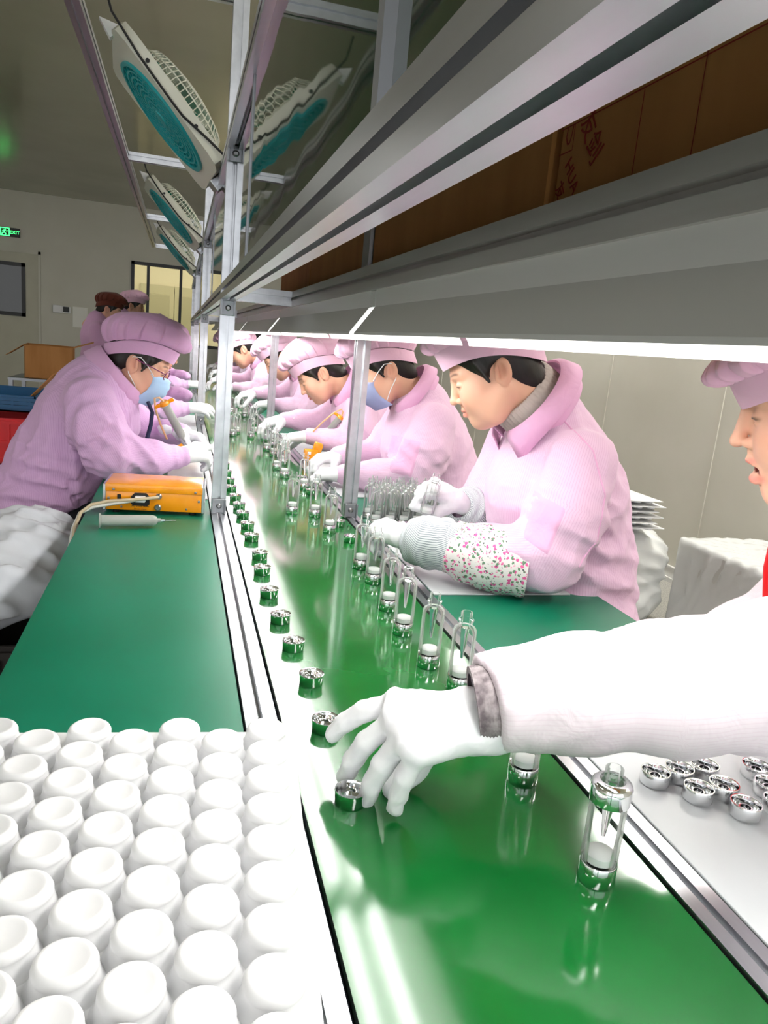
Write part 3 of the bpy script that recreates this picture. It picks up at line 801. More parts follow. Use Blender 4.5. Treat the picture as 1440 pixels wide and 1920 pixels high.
def cap_meshes(name, seed=1, front=.03, puff=1.0, pleats=20, top=.15, back=.0):
    """elastic-banded bouffant cap: band ring and pleated crown, in head coordinates"""
    zc = np.polyfit([.108, -.01, -.118], [.043, .030, -.036], 2); r = np.random.default_rng(seed)
    n = 320; th_ = np.linspace(0, 2 * PI, n, endpoint=False)
    cx, rx, ry = -.005, .112, .089
    X = cx + rx * np.cos(th_); Yv = ry * np.sin(th_); Zb = np.polyval(zc, X)
    def ring(k, dz, extra=0): return [(cx + (X[i] - cx) * k, Yv[i] * k, Zb[i] + dz) for i in range(n)]
    band = MB(); band.loft([ring(.975, .004), ring(1.0, .0), ring(1.015, .01), ring(1.03, .028), ring(1.045, .044), ring(1.0, .047), ring(.97, .03)])
    nl = 22; rings = []
    ph = np.cumsum(r.uniform(.7, 1.3, pleats)); ph = ph / ph[-1] * 2 * PI
    def pleat(t):
        q = np.interp(t, np.concatenate([[0], ph]), np.arange(pleats + 1)); f = q - np.floor(q)
        return np.where(f < .9, (f / .9) ** .7, (1 - f) / .1) - .5
    P = pleat(th_); amp_i = .8 + .4 * np.interp(th_, np.linspace(0, 2 * PI, 12), r.uniform(0, 1, 12))
    tk = np.array([0, .08, .2, .35, .5, .65, .8, .9, .96, 1.0]); kk_ = np.array([1.04, 1.10, 1.165, 1.185, 1.13, .99, .73, .48, .28, .06]); zk = np.array([.043, .050, .064, .084, .102, .123, .14, .149, .153, .155])
    for j in range(nl + 1):
        t = j / nl
        k = float(np.interp(t, tk, kk_)); k = 1 + (k - 1) * puff if k > 1 else k
        w = math.exp(-((t - .2) / .3) ** 2) if t > .03 else .35
        kk = k * (1 + .13 * w * P * amp_i)
        zz = np.array(Zb) * (1 - .8 * t) + float(np.interp(t, tk, zk)) / .155 * top
        fw = front * math.sin(PI * min(1, t * 1.1 + .05)) * np.maximum(0, np.cos(th_)) + back * math.sin(PI * min(1, t * 1.1)) * np.minimum(0, np.cos(th_))
        rings.append([(cx + (X[i] - cx) * kk[i] + fw[i] * k, Yv[i] * kk[i], zz[i]) for i in range(n)])
    crown = MB(); crown.loft(rings); crown.f.append(tuple(range(nl * n, (nl + 1) * n)))
    return crown.mesh(name + '_crown', 179), band.mesh(name + '_band', 50)
CAPS = [cap_meshes('cap_a', 3, .004, .85, 19, .155, .01), cap_meshes('cap_b', 5, .004, 1.0, 17, .172, .012), cap_meshes('cap_c', 9, .01, .8, 22, .13)]

def head_matrix(pos, facing, pitch, yaw=0.0, roll=0.0, scale=1.0):
    """facing +1: looks to +X, -1: looks to -X; pitch in degrees downwards"""
    base = Matrix.Rotation(0 if facing > 0 else PI, 4, 'Z') @ Matrix.Rotation(math.radians(yaw), 4, 'Z')
    return Matrix.Translation(pos) @ base @ Matrix.Rotation(math.radians(pitch), 4, 'Y') @ Matrix.Rotation(math.radians(roll), 4, 'X') @ Matrix.Scale(scale, 4)

def mesh_obj(name, me, m, parent, M=None):
    o = bpy.data.objects.new(name, me); col.objects.link(o)
    if m is not None:
        if not me.materials: me.materials.append(m)
        if me.materials[0] is not m:
            o.material_slots[0].link = 'OBJECT'; o.material_slots[0].material = m
    return attach(o, parent, M)

def twisted(me, pitch, yaw):
    """copy of a head mesh whose neck stays in line with the shoulders while the head is turned"""
    m = me.copy(); V = np.array([v.co for v in m.vertices]); w = np.clip((-.045 - V[:, 2]) / .10, 0, 1); w = w * w * (3 - 2 * w)
    rp = np.array(Matrix.Rotation(math.radians(pitch), 3, 'Y')); A = V @ rp.T; an = -math.radians(yaw) * w
    B = A.copy(); B[:, 0] = A[:, 0] * np.cos(an) - A[:, 1] * np.sin(an); B[:, 1] = A[:, 0] * np.sin(an) + A[:, 1] * np.cos(an)
    m.vertices.foreach_set('co', (B @ rp).astype(np.float32).ravel()); m.update(); return m
def put_head(p, M, cap=0, capmat=None, openm=False, capM=None, hair=True, twist=None):
    me = HEAD_OPEN if openm else HEAD
    b = mesh_obj('body', twisted(me, *twist) if twist else me, None, p, M)
    if hair: mesh_obj('hair', HAIR, None, p, M)
    if cap is not None:
        cm = M @ (capM or Matrix.Identity(4))
        c = mesh_obj('cap', CAPS[cap][0], capmat, p, cm); k = mesh_obj('cap_band', CAPS[cap][1], capmat, p, cm)
        k.parent = c; k.matrix_local = Matrix.Identity(4)
    return b
def neck_end(pos, facing, pitch, r=.088):
    return (tuple(head_matrix(pos, facing, pitch) @ Vector((-.082, 0, -.16))), r)
def neck_ring(pos, facing, pitch, t):
    """point on the neck axis and the axis direction, in world space"""
    H = head_matrix(pos, facing, pitch); a = H @ Vector((-.03, 0, -.05)); b = H @ Vector((-.085, 0, -.165)); return a.lerp(b, t), (a - b).normalized(), (H.to_3x3() @ Vector((1, 0, -.6))).normalized()
def auto_collar(name, pos, facing, pitch, rx=.096, ry=.09, h=.045, gap=24, lean=1.25, fold=True, t=.74):
    c, ax, f = neck_ring(pos, facing, pitch, t); return collar_mesh(name, c, ax, f, rx, ry, h, gap, fold, lean)

# surgical mask in head coordinates
def mask_meshes():
    n, m = 17, 15; vs = []; 
    for j in range(m):
        v = j / (m - 1); z = -.014 - .108 * v
        for i in range(n):
            u_ = (i / (n - 1) - .5) * 2; y = .070 * math.sin(u_ * 1.25) / math.sin(1.25) * (1 - .25 * max(0, v - .6))
            ridge = .129 - .02 * abs(v - .32) - .055 * max(0, v - .5) ** 1.3
            x = ridge - .060 * abs(u_) ** 1.9 - (.003 if abs((v * 4) % 1 - .5) < .14 else 0) * (1 - abs(u_)) - .012 * (v < .05)
            vs.append((x, y, z + .006 * (1 - u_ * u_) * (1 - v)))
    fs = [(j * n + i, j * n + i + 1, (j + 1) * n + i + 1, (j + 1) * n + i) for j in range(m - 1) for i in range(n - 1)]
    back = [(x - .003, y * .98, z) for x, y, z in vs]; o = len(vs)
    fs2 = [tuple(reversed([q + o for q in f])) for f in fs]
    rim = [i for i in range(n)] + [j * n + n - 1 for j in range(1, m)] + [(m - 1) * n + i for i in range(n - 2, -1, -1)] + [j * n for j in range(m - 2, 0, -1)]
    fs3 = [(rim[k], rim[(k + 1) % len(rim)], rim[(k + 1) % len(rim)] + o, rim[k] + o) for k in range(len(rim))]
    a = MB().add(vs + back, fs + fs2 + fs3).mesh('mask', 60)
    LP = []
    for y in (-1, 1):
        st = MB()
        st.tube([(.062, .068 * y, -.016), (.03, .078 * y, .008), (.004, .084 * y, .022), (-.02, .084 * y, .014)], .0017, 5)
        st.tube([(.05, .06 * y, -.105), (.02, .074 * y, -.07), (-.012, .082 * y, -.042), (-.026, .082 * y, -.02), (-.02, .084 * y, .014)], .0017, 5)
        LP.append(st.mesh('ear_loop', 60))
    return a, LP
MASK, LOOPS = mask_meshes()
M_LOOP = mat('mask_loop', srgb(236, 236, 238), .7)
def put_mask(p, M, m):
    a = mesh_obj('face_mask', MASK, m, p, M); 
    for q in LOOPS:
        k = mesh_obj('ear_loop', q, M_LOOP, p, M); k.parent = a; k.matrix_local = Matrix.Identity(4)
    return a

# ------------------------------------------------------------------ coats
def coat_mesh(name, lo, hi, torso, arms, h=.0075, flat=1.18, wr=.004, seed=1, extra=None, joints=None, folds=()):
    s = SDF(lo, hi, h)
    s.chain(torso, .04, ((0, 1, 0), flat), 't')
    for i, arm in enumerate(arms):
        s.chain(arm, .03, None, 'a%d' % i)
        e = arm[-1]; b = arm[-2]
    if extra: extra(s)
    s.d += .006; s.wrinkle(wr * 1.6, 75, seed, joints)
    for f in folds: s.folds(*f)
    s.half((0, 0, -1), -.465, .006)   # straight hem just above the stool
    me, V = s.mesh(name)
    best = np.full(len(V), 9.0); su = np.zeros(len(V))
    for rec, a, b, ra, rb in s.prims:
        ab = b - a; L = ab @ ab; t = np.clip(((V - a) @ ab) / L, 0, 1); q = V - a - t[:, None] * ab; dist = np.linalg.norm(q, axis=1) - (ra + (rb - ra) * t)
        if rec == 't':
            dist = dist - .012; c = np.array([torso[0][0][0], torso[0][0][1]]); w = np.arctan2(V[:, 1] - torso[1][0][1], V[:, 0] - torso[1][0][0]) * .2
        else:
            d = ab / math.sqrt(L); e1 = np.cross(d, [0, 1, 0.01]); e1 /= np.linalg.norm(e1); e2 = np.cross(d, e1)
            w = np.arctan2(q @ e2, q @ e1) * .5 * (ra + rb)
        m = dist < best; best[m] = dist[m]; su[m] = w[m]
    at = me.attributes.new('su', 'FLOAT', 'POINT'); at.data.foreach_set('value', su.astype(np.float32))
    return me

def collar_mesh(name, c, axis, fwd, rx, ry, h=.045, gap=22, fold=True, lean=1.25, drop=.9):
    ax = Vector(axis).normalized(); f = (Vector(fwd) - ax * Vector(fwd).dot(ax)).normalized(); l = ax.cross(f); c = Vector(c)
    n = 36; P = []
    prof_ = [(1.04, -.02, 0), (1.0, .0, 0), (.97, h, 0)] + ([(1.0, h * 1.06, 0), (.5 + .5 * lean, h * .85, .15), (lean, h * (1 - drop), 1)] if fold else [])
    for k, z, tip in prof_:
        R = []
        for i in range(n):
            a = math.radians(gap + (360 - 2 * gap) * i / (n - 1)); fr = max(0, math.cos(a)) ** 3
            kk = k + tip * .12 * fr
            R.append(c + f * (rx * kk * math.cos(a)) + l * (ry * kk * math.sin(a)) + ax * (z - tip * .03 * fr))
        P.append(R)
    mb = MB().loft(P, closed=False); me = mb.mesh(name, 50); return me
def put_collar(p, me, m):
    o = mesh_obj('collar', me, m, p); sd = o.modifiers.new('thickness', 'SOLIDIFY'); sd.thickness = .003; return o

def hand_mesh(name, wrist, f, n, side, curls, spread=(8, 2, -4, -10), thumb=((.3, .35, -.2), (.6, .1, -.5)), h=.003, size=1.0, cuff=.05, wr_r=.029, fr=1.0):
    f = np.array(f, float); f /= np.linalg.norm(f); n = np.array(n, float); n -= f * (n @ f); n /= np.linalg.norm(n); sd = np.cross(n, f) * side; W = np.array(wrist, float)
    S = size; bases = [(.090, .0285), (.094, .0095), (.090, -.0105), (.082, -.0285)]; lens = [.076, .085, .079, .062]; chains = []
    for (bf, bs), L, cu, sp in zip(bases, lens, curls, spread):
        p = W + S * (f * bf + sd * bs); d = f * math.cos(math.radians(sp)) + sd * math.sin(math.radians(sp)); pts = [p]
        ang = 0; base_d = d
        for frac, c in zip((.44, .31, .25), cu):
            ang += math.radians(c); d = base_d * math.cos(ang) - n * math.sin(ang); p = p + d * L * S * frac; pts.append(p)
        chains.append(pts)
    t0 = W + S * (f * .03 + sd * .022 - n * .008); tp = [t0]
    for v, L in zip(thumb, (.045, .032, .026)) if len(thumb) == 3 else zip(list(thumb) + [thumb[-1]], (.045, .032, .026)):
        d = f * v[0] + sd * v[1] + n * v[2]; d = d / np.linalg.norm(d); tp.append(tp[-1] + d * L * S)
    allp = np.array([q for c in chains for q in c] + tp + [W - f * cuff])
    s = SDF(allp.min(0) - .05, allp.max(0) + .05, h)
    s.cap(W - f * cuff, W + f * .01, wr_r * 1.06, wr_r, .01, (n, .82))
    for c in chains: s.cap(W + (c[0] - W) * .15, c[0], .017 * S, .0125 * S, .022)
    s.cap(W + S * (f * .03 + sd * .015), W + S * (f * .08 + sd * .0), .018, .016, .02, (n, .8))
    for c, r in zip(chains, np.array((.0118, .0122, .0118, .0106)) * fr):
        for i in range(3): s.cap(c[i], c[i + 1], r * S * (1 - .06 * i), r * S * (1 - .06 * (i + 1)), .004)
    for i in range(3): s.cap(tp[i], tp[i + 1], (.02, .0148, .0132)[i] * S, (.0148, .0132, .0118)[i] * S, .008)
    s.wrinkle(.0011, 190, 3)
    me, V = s.mesh(name); me.materials.append(M_GLOVE); return me

def surface_line(name, coat_me, pts, inward, m, p, r=.0016, off=.0):
    bvh = BVHTree.FromPolygons([v.co for v in coat_me.vertices], [tuple(q.vertices) for q in coat_me.polygons]); iv = Vector(inward).normalized(); Q = []
    P = [Vector(q) for q in pts]
    for i in range(len(P) - 1):
        for k in range(8):
            h_ = bvh.ray_cast(P[i].lerp(P[i + 1], k / 8) - iv * .35, iv)
            if h_[0] is not None: Q.append(h_[0] - iv * off)
    return mesh_obj(name, MB().tube(Q, r, 6).mesh(name, 60), m, p)

def sleeve_tube(p, name, pts, radii, m, ribs=0, n=28, wob=.0, seed=0, su=None):
    """open cloth tube along a path"""
    r = np.random.default_rng(seed); P = [Vector(q) for q in pts]
    # resample
    K = 26; Q = []; RR = []
    for i in range(K):
        t = i / (K - 1) * (len(P) - 1); a = min(int(t), len(P) - 2); f = t - a; Q.append(P[a].lerp(P[a + 1], f)); RR.append(radii[a] + (radii[a + 1] - radii[a]) * f)
    rings = []; u_ = None
    for i, q in enumerate(Q):
        t = (Q[min(i + 1, K - 1)] - Q[max(i - 1, 0)]).normalized()
        u_ = (u_ - t * u_.dot(t)).normalized() if u_ is not None else t.cross(Vector((0, 0, 1))).normalized()
        w = t.cross(u_); R = []
        for k in range(n):
            a = 2 * PI * k / n; rr = RR[i] + wob * (math.sin(i * 1.1 + 2 * a + seed) * .5 + math.sin(i * .7 - 3 * a) * .5) + ribs * (i % 2)
            R.append(q + (u_ * math.cos(a) + w * math.sin(a)) * rr)
        rings.append(R)
    inner = [[Q[0] + (x - Q[0]) * .8 for x in rings[0]]]; inner2 = [[Q[-1] + (x - Q[-1]) * .8 for x in rings[-1]]]
    me = MB().loft(inner + rings + inner2).mesh(name, 75)
    L = np.array([(RR[i] * 2 * PI * k / n) for i in [0] + list(range(K)) + [K - 1] for k in range(n)], np.float32)
    at = me.attributes.new('su', 'FLOAT', 'POINT'); at.data.foreach_set('value', L)
    at = me.attributes.new('sv', 'FLOAT', 'POINT')
    ln_ = np.repeat(np.concatenate([[0], np.arange(K), [K - 1]]), n) / (K - 1) * sum((P[i + 1] - P[i]).length for i in range(len(P) - 1)); at.data.foreach_set('value', ln_.astype(np.float32))
    return mesh_obj(name, me, m, p)

def surface_patch(name, coat_me, corners, inward, m, p, off=.003, n=14):
    """a sewn patch: a grid laid on the coat by casting along inward"""
    bvh = BVHTree.FromPolygons([v.co for v in coat_me.vertices], [tuple(q.vertices) for q in coat_me.polygons])
    c = [Vector(q) for q in corners]; iv = Vector(inward).normalized(); vs = []; ok = True
    for j in range(n):
        for i in range(n):
            a, b = i / (n - 1), j / (n - 1); q = (c[0] * (1 - a) + c[1] * a) * (1 - b) + (c[3] * (1 - a) + c[2] * a) * b
            hit = bvh.ray_cast(q - iv * .3, iv)
            edge = i in (0, n - 1) or j in (0, n - 1)
            vs.append((hit[0] if hit[0] is not None else q) - iv * (off if not edge else -.001))
    fs = [(j * n + i, j * n + i + 1, (j + 1) * n + i + 1, (j + 1) * n + i) for j in range(n - 1) for i in range(n - 1)]
    me = MB().add(vs, fs).mesh(name, 60); return mesh_obj(name, me, m, p)

# seated lower body and stool, shared by all the workers (local origin under the pelvis, facing +x)
def lower_body_mesh():
    s = SDF((-.25, -.28, -.02), (.6, .28, .72), .012)
    for y in (-1, 1):
        s.chain([((0, .08 * y, .55), .115), ((.36, .11 * y, .56), .085), ((.34, .11 * y, .10), .055)], .03)
        s.cap((.31, .11 * y, .045), (.47, .115 * y, .035), .045, .035, .02)
    s.ell((-.02, 0, .56), (.17, .2, .12), .05)
    return s.mesh('lower_body')[0]
LOWER = lower_body_mesh(); LOWER.materials.append(M_TROUS)
def stool_proto():
    t = empty('stool')
    MB().lathe([(0, .44), (.15, .44), (.165, .43), (.165, .405), (.15, .4), (0, .4)], 28).build('seat', mat('stool_seat', srgb(60, 64, 72), .5), t, smooth=40)
    for a in range(4):
        c, s_ = math.cos(a * PI / 2 + .8), math.sin(a * PI / 2 + .8)
        MB().tube([(.1 * c, .1 * s_, .4), (.16 * c, .16 * s_, 0)], .011, 8).build('leg', M_ALU_DK, t)
    MB().lathe([(.128, .2), (.136, .2), (.136, .208), (.128, .208)], 28, closed=True).build('foot_ring', M_ALU_DK, t)
    return t
STOOL = None
def seat(x, y, facing, p, label):
    global STOOL
    M = Matrix.Translation((x, y, 0)) @ Matrix.Rotation(0 if facing > 0 else PI, 4, 'Z')
    mesh_obj('trousers', LOWER, None, p, M)
    first = STOOL is None
    if first: STOOL = stool_proto(); o = STOOL
    else: o = dup(STOOL)
    o.location = (x, y, 0); tag(o, label, 'stool', 'stools at the assembly line')

def person(label, x, y): return thing('person', label, 'person', (x, y, 0))

# ================================================================== PEOPLE
def arm(*a): return [(p, r) for p, r in a]
ALLP = {}
# ---- woman in turtleneck (right side, second from the camera), facing -X
p = person('woman in pink coat and cap with beige turtleneck and floral cuffs holding a bottle', .93, 1.6)
M = head_matrix((.694, 1.6, 1.228), -1, 30, yaw=-20)
put_head(p, M, 0, M_CAP_R, twist=(30, -20))
torso = arm(((.98, 1.6, .56), .19), ((.935, 1.6, .78), .175), ((.895, 1.6, .95), .165), ((.875, 1.6, 1.045), .12), neck_end((.694, 1.6, 1.228), -1, 30))
armN = arm(((.855, 1.43, 1.045), .085), ((.815, 1.40, .93), .092), ((.775, 1.385, .845), .085), ((.70, 1.42, .835), .07), ((.655, 1.45, .84), .066))
armF = arm(((.855, 1.77, 1.045), .08), ((.83, 1.80, .90), .085), ((.80, 1.80, .84), .075), ((.76, 1.79, .85), .06))
W1C = coat_mesh('coat', (.55, 1.25, .42), (1.28, 1.95, 1.24), torso, [armN, armF], h=.006, seed=4, wr=.0032,
                joints=[((.77, 1.38, .85), .12, .9), ((.84, 1.43, 1.0), .12, .5), ((.97, 1.5, .7), .2, .7)],
                folds=[((.86, 1.40, .90), (.5, 0, .85), .055, .006, .11, 1.2), ((.95, 1.44, .72), (.3, 0, 1), .07, .007, .16, .8)])
w1coat = mesh_obj('coat', W1C, M_COAT_R, p)
ax1 = Vector((-.72, 0, .70))
put_collar(p, auto_collar('collar', (.694, 1.6, 1.228), -1, 30, .108, .1, .045), M_PLAINP)
# ribbed turtleneck
tn = MB(); rings = []; nc, axv, fv = neck_ring((.694, 1.6, 1.228), -1, 30, .5); fv = (fv - axv * fv.dot(axv)).normalized(); lv = axv.cross(fv)
for zz, k in ((-.045, .98), (-.02, .98), (.02, .95), (.036, .97), (.043, 1.03), (.043, 1.1), (.036, 1.16), (.015, 1.19), (-.01, 1.2), (-.03, 1.2)):
    R = []
    for i in range(180):
        a = 2 * PI * i / 180; rr = k + .02 * math.sin(a * 45)
        R.append(nc + axv * zz + fv * (.074 * rr * math.cos(a)) + lv * (.07 * rr * math.sin(a)))
    rings.append(R)
mesh_obj('turtleneck', tn.loft(rings).mesh('turtleneck', 60), M_KNIT, p)
k = surface_patch('sleeve_pocket', W1C, [(.745, 1.42, .985), (.82, 1.42, .955), (.79, 1.42, .855), (.73, 1.42, .885)], (.42, .9, -.1), M_PLAINP, p); k.parent = w1coat; k.matrix_local = Matrix.Identity(4)
k = surface_line('armhole_seam', W1C, [(.80, 1.42, 1.135), (.865, 1.42, 1.08), (.905, 1.42, .99), (.90, 1.42, .90), (.86, 1.42, .83)], (.42, .9, -.05), M_PLAINP, p, .002); k.parent = w1coat; k.matrix_local = Matrix.Identity(4)
# floral over-sleeve
M_FLORAL = mat('floral_cloth', srgb(236, 230, 228), .8)
def floral(m):
    tc = N(m, 'ShaderNodeTexCoord'); b = bsdf(m); last = None
    cur = None
    for sc, th0, colr, off in ((80, .3, srgb(226, 92, 156), 0), (88, .28, srgb(104, 138, 108), 7.3), (120, .22, srgb(236, 150, 186), 3.1), (110, .2, srgb(90, 96, 96), 11.0)):
        mp = N(m, 'ShaderNodeMapping'); mp.inputs['Location'].default_value = (off, off * 1.7, off * .6); LK(m, tc.outputs['Object'], mp.inputs['Vector'])
        nz = N(m, 'ShaderNodeTexNoise'); nz.inputs['Scale'].default_value = 160; LK(m, tc.outputs['Object'], nz.inputs['Vector'])
        ad = N(m, 'ShaderNodeMix'); ad.data_type = 'VECTOR'; ad.inputs[0].default_value = .008; LK(m, mp.outputs['Vector'], ad.inputs[4]); LK(m, nz.outputs['Color'], ad.inputs[5])
        vo = N(m, 'ShaderNodeTexVoronoi'); vo.inputs['Scale'].default_value = sc; LK(m, ad.outputs[1], vo.inputs['Vector'])
        lt = N(m, 'ShaderNodeMath', operation='LESS_THAN'); lt.inputs[1].default_value = th0; LK(m, vo.outputs['Distance'], lt.inputs[0])
        mx = N(m, 'ShaderNodeMix'); mx.data_type = 'RGBA'; mx.inputs[7].default_value = colr
        if cur is None: mx.inputs[6].default_value = srgb(236, 230, 228)
        else: LK(m, cur, mx.inputs[6])
        LK(m, lt.outputs[0], mx.inputs[0]); cur = mx.outputs[2]
    LK(m, cur, b.inputs['Base Color'])
floral(M_FLORAL)
M_STRIPE = mat('grey_striped_cuff', srgb(206, 210, 214), .8)
at = N(M_STRIPE, 'ShaderNodeAttribute'); at.attribute_name = 'su'
mu = N(M_STRIPE, 'ShaderNodeMath', operation='MULTIPLY'); mu.inputs[1].default_value = 2 * PI / .0052; si = N(M_STRIPE, 'ShaderNodeMath', operation='SINE')
mx = N(M_STRIPE, 'ShaderNodeMix'); mx.data_type = 'RGBA'; mx.inputs[6].default_value = srgb(214, 218, 220); mx.inputs[7].default_value = srgb(112, 122, 132)
mr = N(M_STRIPE, 'ShaderNodeMapRange'); mr.inputs['From Min'].default_value = 0.1; mr.inputs['From Max'].default_value = .9
LK(M_STRIPE, at.outputs['Fac'], mu.inputs[0]); LK(M_STRIPE, mu.outputs[0], si.inputs[0]); LK(M_STRIPE, si.outputs[0], mr.inputs['Value']); LK(M_STRIPE, mr.outputs['Result'], mx.inputs[0]); LK(M_STRIPE, mx.outputs[2], bsdf(M_STRIPE).inputs['Base Color'])
sleeve_tube(p, 'floral_oversleeve', [(.74, 1.39, .825), (.69, 1.415, .825), (.63, 1.45, .83), (.59, 1.475, .838)], [.071, .074, .069, .058], M_FLORAL, wob=.003, seed=2)
sleeve_tube(p, 'striped_cuff', [(.605, 1.465, .838), (.575, 1.485, .84), (.545, 1.51, .838), (.52, 1.53, .836), (.508, 1.54, .836)], [.052, .060, .060, .053, .042], M_STRIPE, wob=.003, seed=5)
sleeve_tube(p, 'striped_cuff', [(.79, 1.79, .845), (.76, 1.77, .855), (.73, 1.755, .866), (.712, 1.745, .874)], [.055, .064, .06, .04], M_STRIPE, wob=.003, seed=8)
mesh_obj('glove', hand_mesh('glove', (.512, 1.545, .836), (-.55, .83, .05), (-.25, -.15, 1), -1, ((42, 48, 32), (46, 52, 35), (50, 54, 35), (54, 54, 35)), thumb=((.7, .45, -.5), (.9, .1, -.5))), None, p)
mesh_obj('glove', hand_mesh('glove', (.71, 1.745, .880), (-.86, -.12, .42), (.38, -.50, .78), 1, ((35, 50, 20), (55, 60, 30), (60, 65, 35), (62, 65, 35)), thumb=((.75, .55, -.6), (.95, -.1, -.35))), None, p)
seat(1.0, 1.6, -1, p, 'round stool under woman with floral cuffs')
ALLP['w1'] = p

# ---- woman nearest the camera reaching across the belt
p = person('woman at right edge of view reaching a gloved hand across the belt', 1.0, .74)
M = head_matrix((.803, .77, 1.236), -1, 17, yaw=-38)
put_head(p, M, 2, M_CAP_R, True, twist=(17, -38), capM=Matrix.Translation((-.012, 0, -.012)) @ Matrix.Rotation(math.radians(11), 4, 'Y'))
torso = arm(((1.14, .74, .56), .18), ((1.12, .74, .80), .165), ((1.08, .74, .94), .145), ((.995, .76, 1.02), .10), neck_end((.803, .77, 1.236), -1, 17, .085))
armN = arm(((1.03, .59, 1.0), .08), ((.83, .56, .975), .088), ((.64, .598, .943), .087), ((.53, .63, .918), .076), ((.43, .66, .90), .067), ((.355, .678, .888), .054), ((.32, .686, .88), .048))
armF = arm(((1.04, .90, 1.0), .08), ((1.02, .95, .88), .075), ((.92, .95, .835), .065), ((.83, .93, .82), .05))
W0C = coat_mesh('coat', (.28, .42, .42), (1.42, 1.12, 1.24), torso, [armN, armF], seed=11, wr=.003,
                extra=lambda s: s.cap((.95, .79, 1.0), (.95, .79, .84), .095, .11, .05).half((-1, 0, -.25), -.329 - .25 * .888, .004), joints=[((.62, .6, .95), .14, .6), ((.42, .66, .9), .1, .3)], folds=[((.68, .56, .96), (1, .1, .5), .07, .004, .12, .6)])
mesh_obj('coat', W0C, M_COAT_W, p)
put_collar(p, auto_collar('collar', (.803, .77, 1.236), -1, 17, .094, .09, .04, 20, fold=False), M_COAT_W)
put_collar(p, auto_collar('jacket_collar', (.803, .77, 1.236), -1, 17, .078, .075, .05, 14, fold=False, t=.75), M_RED)
mesh_obj('jacket_front', MB().tube([(.84, .80, 1.11), (.816, .815, 1.07), (.82, .82, 1.0), (.842, .825, .92), (.87, .83, .84)], [.012, .013, .013, .013, .012], 10).mesh('jacket_front', 60), M_RED, p)
sleeve_tube(p, 'knit_cuff', [(.37, .675, .89), (.35, .679, .886), (.336, .682, .883), (.322, .685, .880)], [.040, .042, .0425, .040], noise_vary(mat('grey_knit_cuff', srgb(120, 110, 114), .9), srgb(104, 94, 98), srgb(160, 150, 152), 90), ribs=.0012, seed=3)
mesh_obj('glove', hand_mesh('glove', (.362, .68, .862), (-.985, .12, -.09), (-.02, -.30, .95), -1,
    ((30, 16, 10), (50, 14, 8), (60, 10, 6), (68, 8, 5)), spread=(15, 5, -7, -18), thumb=((.5, .1, -.9), (.75, -.5, -.55)), h=.0028, size=1.3, cuff=.06, wr_r=.037, fr=.86), None, p)
mesh_obj('glove', hand_mesh('glove', (.81, .925, .82), (-1, -.1, -.35), (-.3, 0, 1), 1, ((25, 30, 20),) * 4), None, p)
seat(1.15, .74, -1, p, 'round stool under the woman nearest the camera')

# ---- masked woman on the right
p = person('woman in pink coat with grey-blue mask bending over white board behind aluminium post', .95, 2.6)
M = head_matrix((.705, 2.6, 1.182), -1, 30, yaw=-6)
put_head(p, M, 1, M_CAP_R, twist=(30, -6)); put_mask(p, M, M_MASK2)
torso = arm(((1.03, 2.6, .54), .18), ((.96, 2.6, .76), .175), ((.89, 2.6, .92), .165), ((.87, 2.6, 1.02), .12), neck_end((.705, 2.6, 1.182), -1, 30))
armN = arm(((.855, 2.43, 1.01), .085), ((.825, 2.40, .92), .09), ((.80, 2.39, .845), .082), ((.68, 2.46, .815), .062), ((.575, 2.52, .805), .045))
armF = arm(((.85, 2.77, 1.0), .08), ((.82, 2.82, .90), .082), ((.79, 2.83, .845), .072), ((.66, 2.79, .83), .055), ((.60, 2.77, .83), .045))
W2C = coat_mesh('coat', (.5, 2.25, .40), (1.28, 2.98, 1.2), torso, [armN, armF], seed=21, wr=.0035, h=.009,
                joints=[((.79, 2.4, .85), .12, .9)], folds=[((.80, 2.38, .88), (.6, 0, .8), .05, .006, .10, 1.0)])
w2coat = mesh_obj('coat', W2C, M_COAT_R, p)
put_collar(p, auto_collar('collar', (.705, 2.6, 1.182), -1, 30), M_PLAINP)
k = surface_patch('sleeve_pocket', W2C, [(.71, 2.4, .97), (.80, 2.4, .955), (.775, 2.4, .83), (.70, 2.4, .84)], (.2, 1, -.1), M_PLAINP, p); k.parent = w2coat; k.matrix_local = Matrix.Identity(4)
mesh_obj('glove', hand_mesh('glove', (.578, 2.52, .805), (-.9, .42, -.12), (.0, -.2, 1), -1, ((30, 35, 25), (34, 38, 25), (38, 40, 25), (42, 40, 25)), h=.004), None, p)
mesh_obj('glove', hand_mesh('glove', (.61, 2.77, .83), (-1, -.3, -.1), (0, 0, 1), 1, ((30, 35, 25),) * 4, h=.004), None, p)
seat(1.05, 2.6, -1, p, 'round stool under masked woman on the right side')

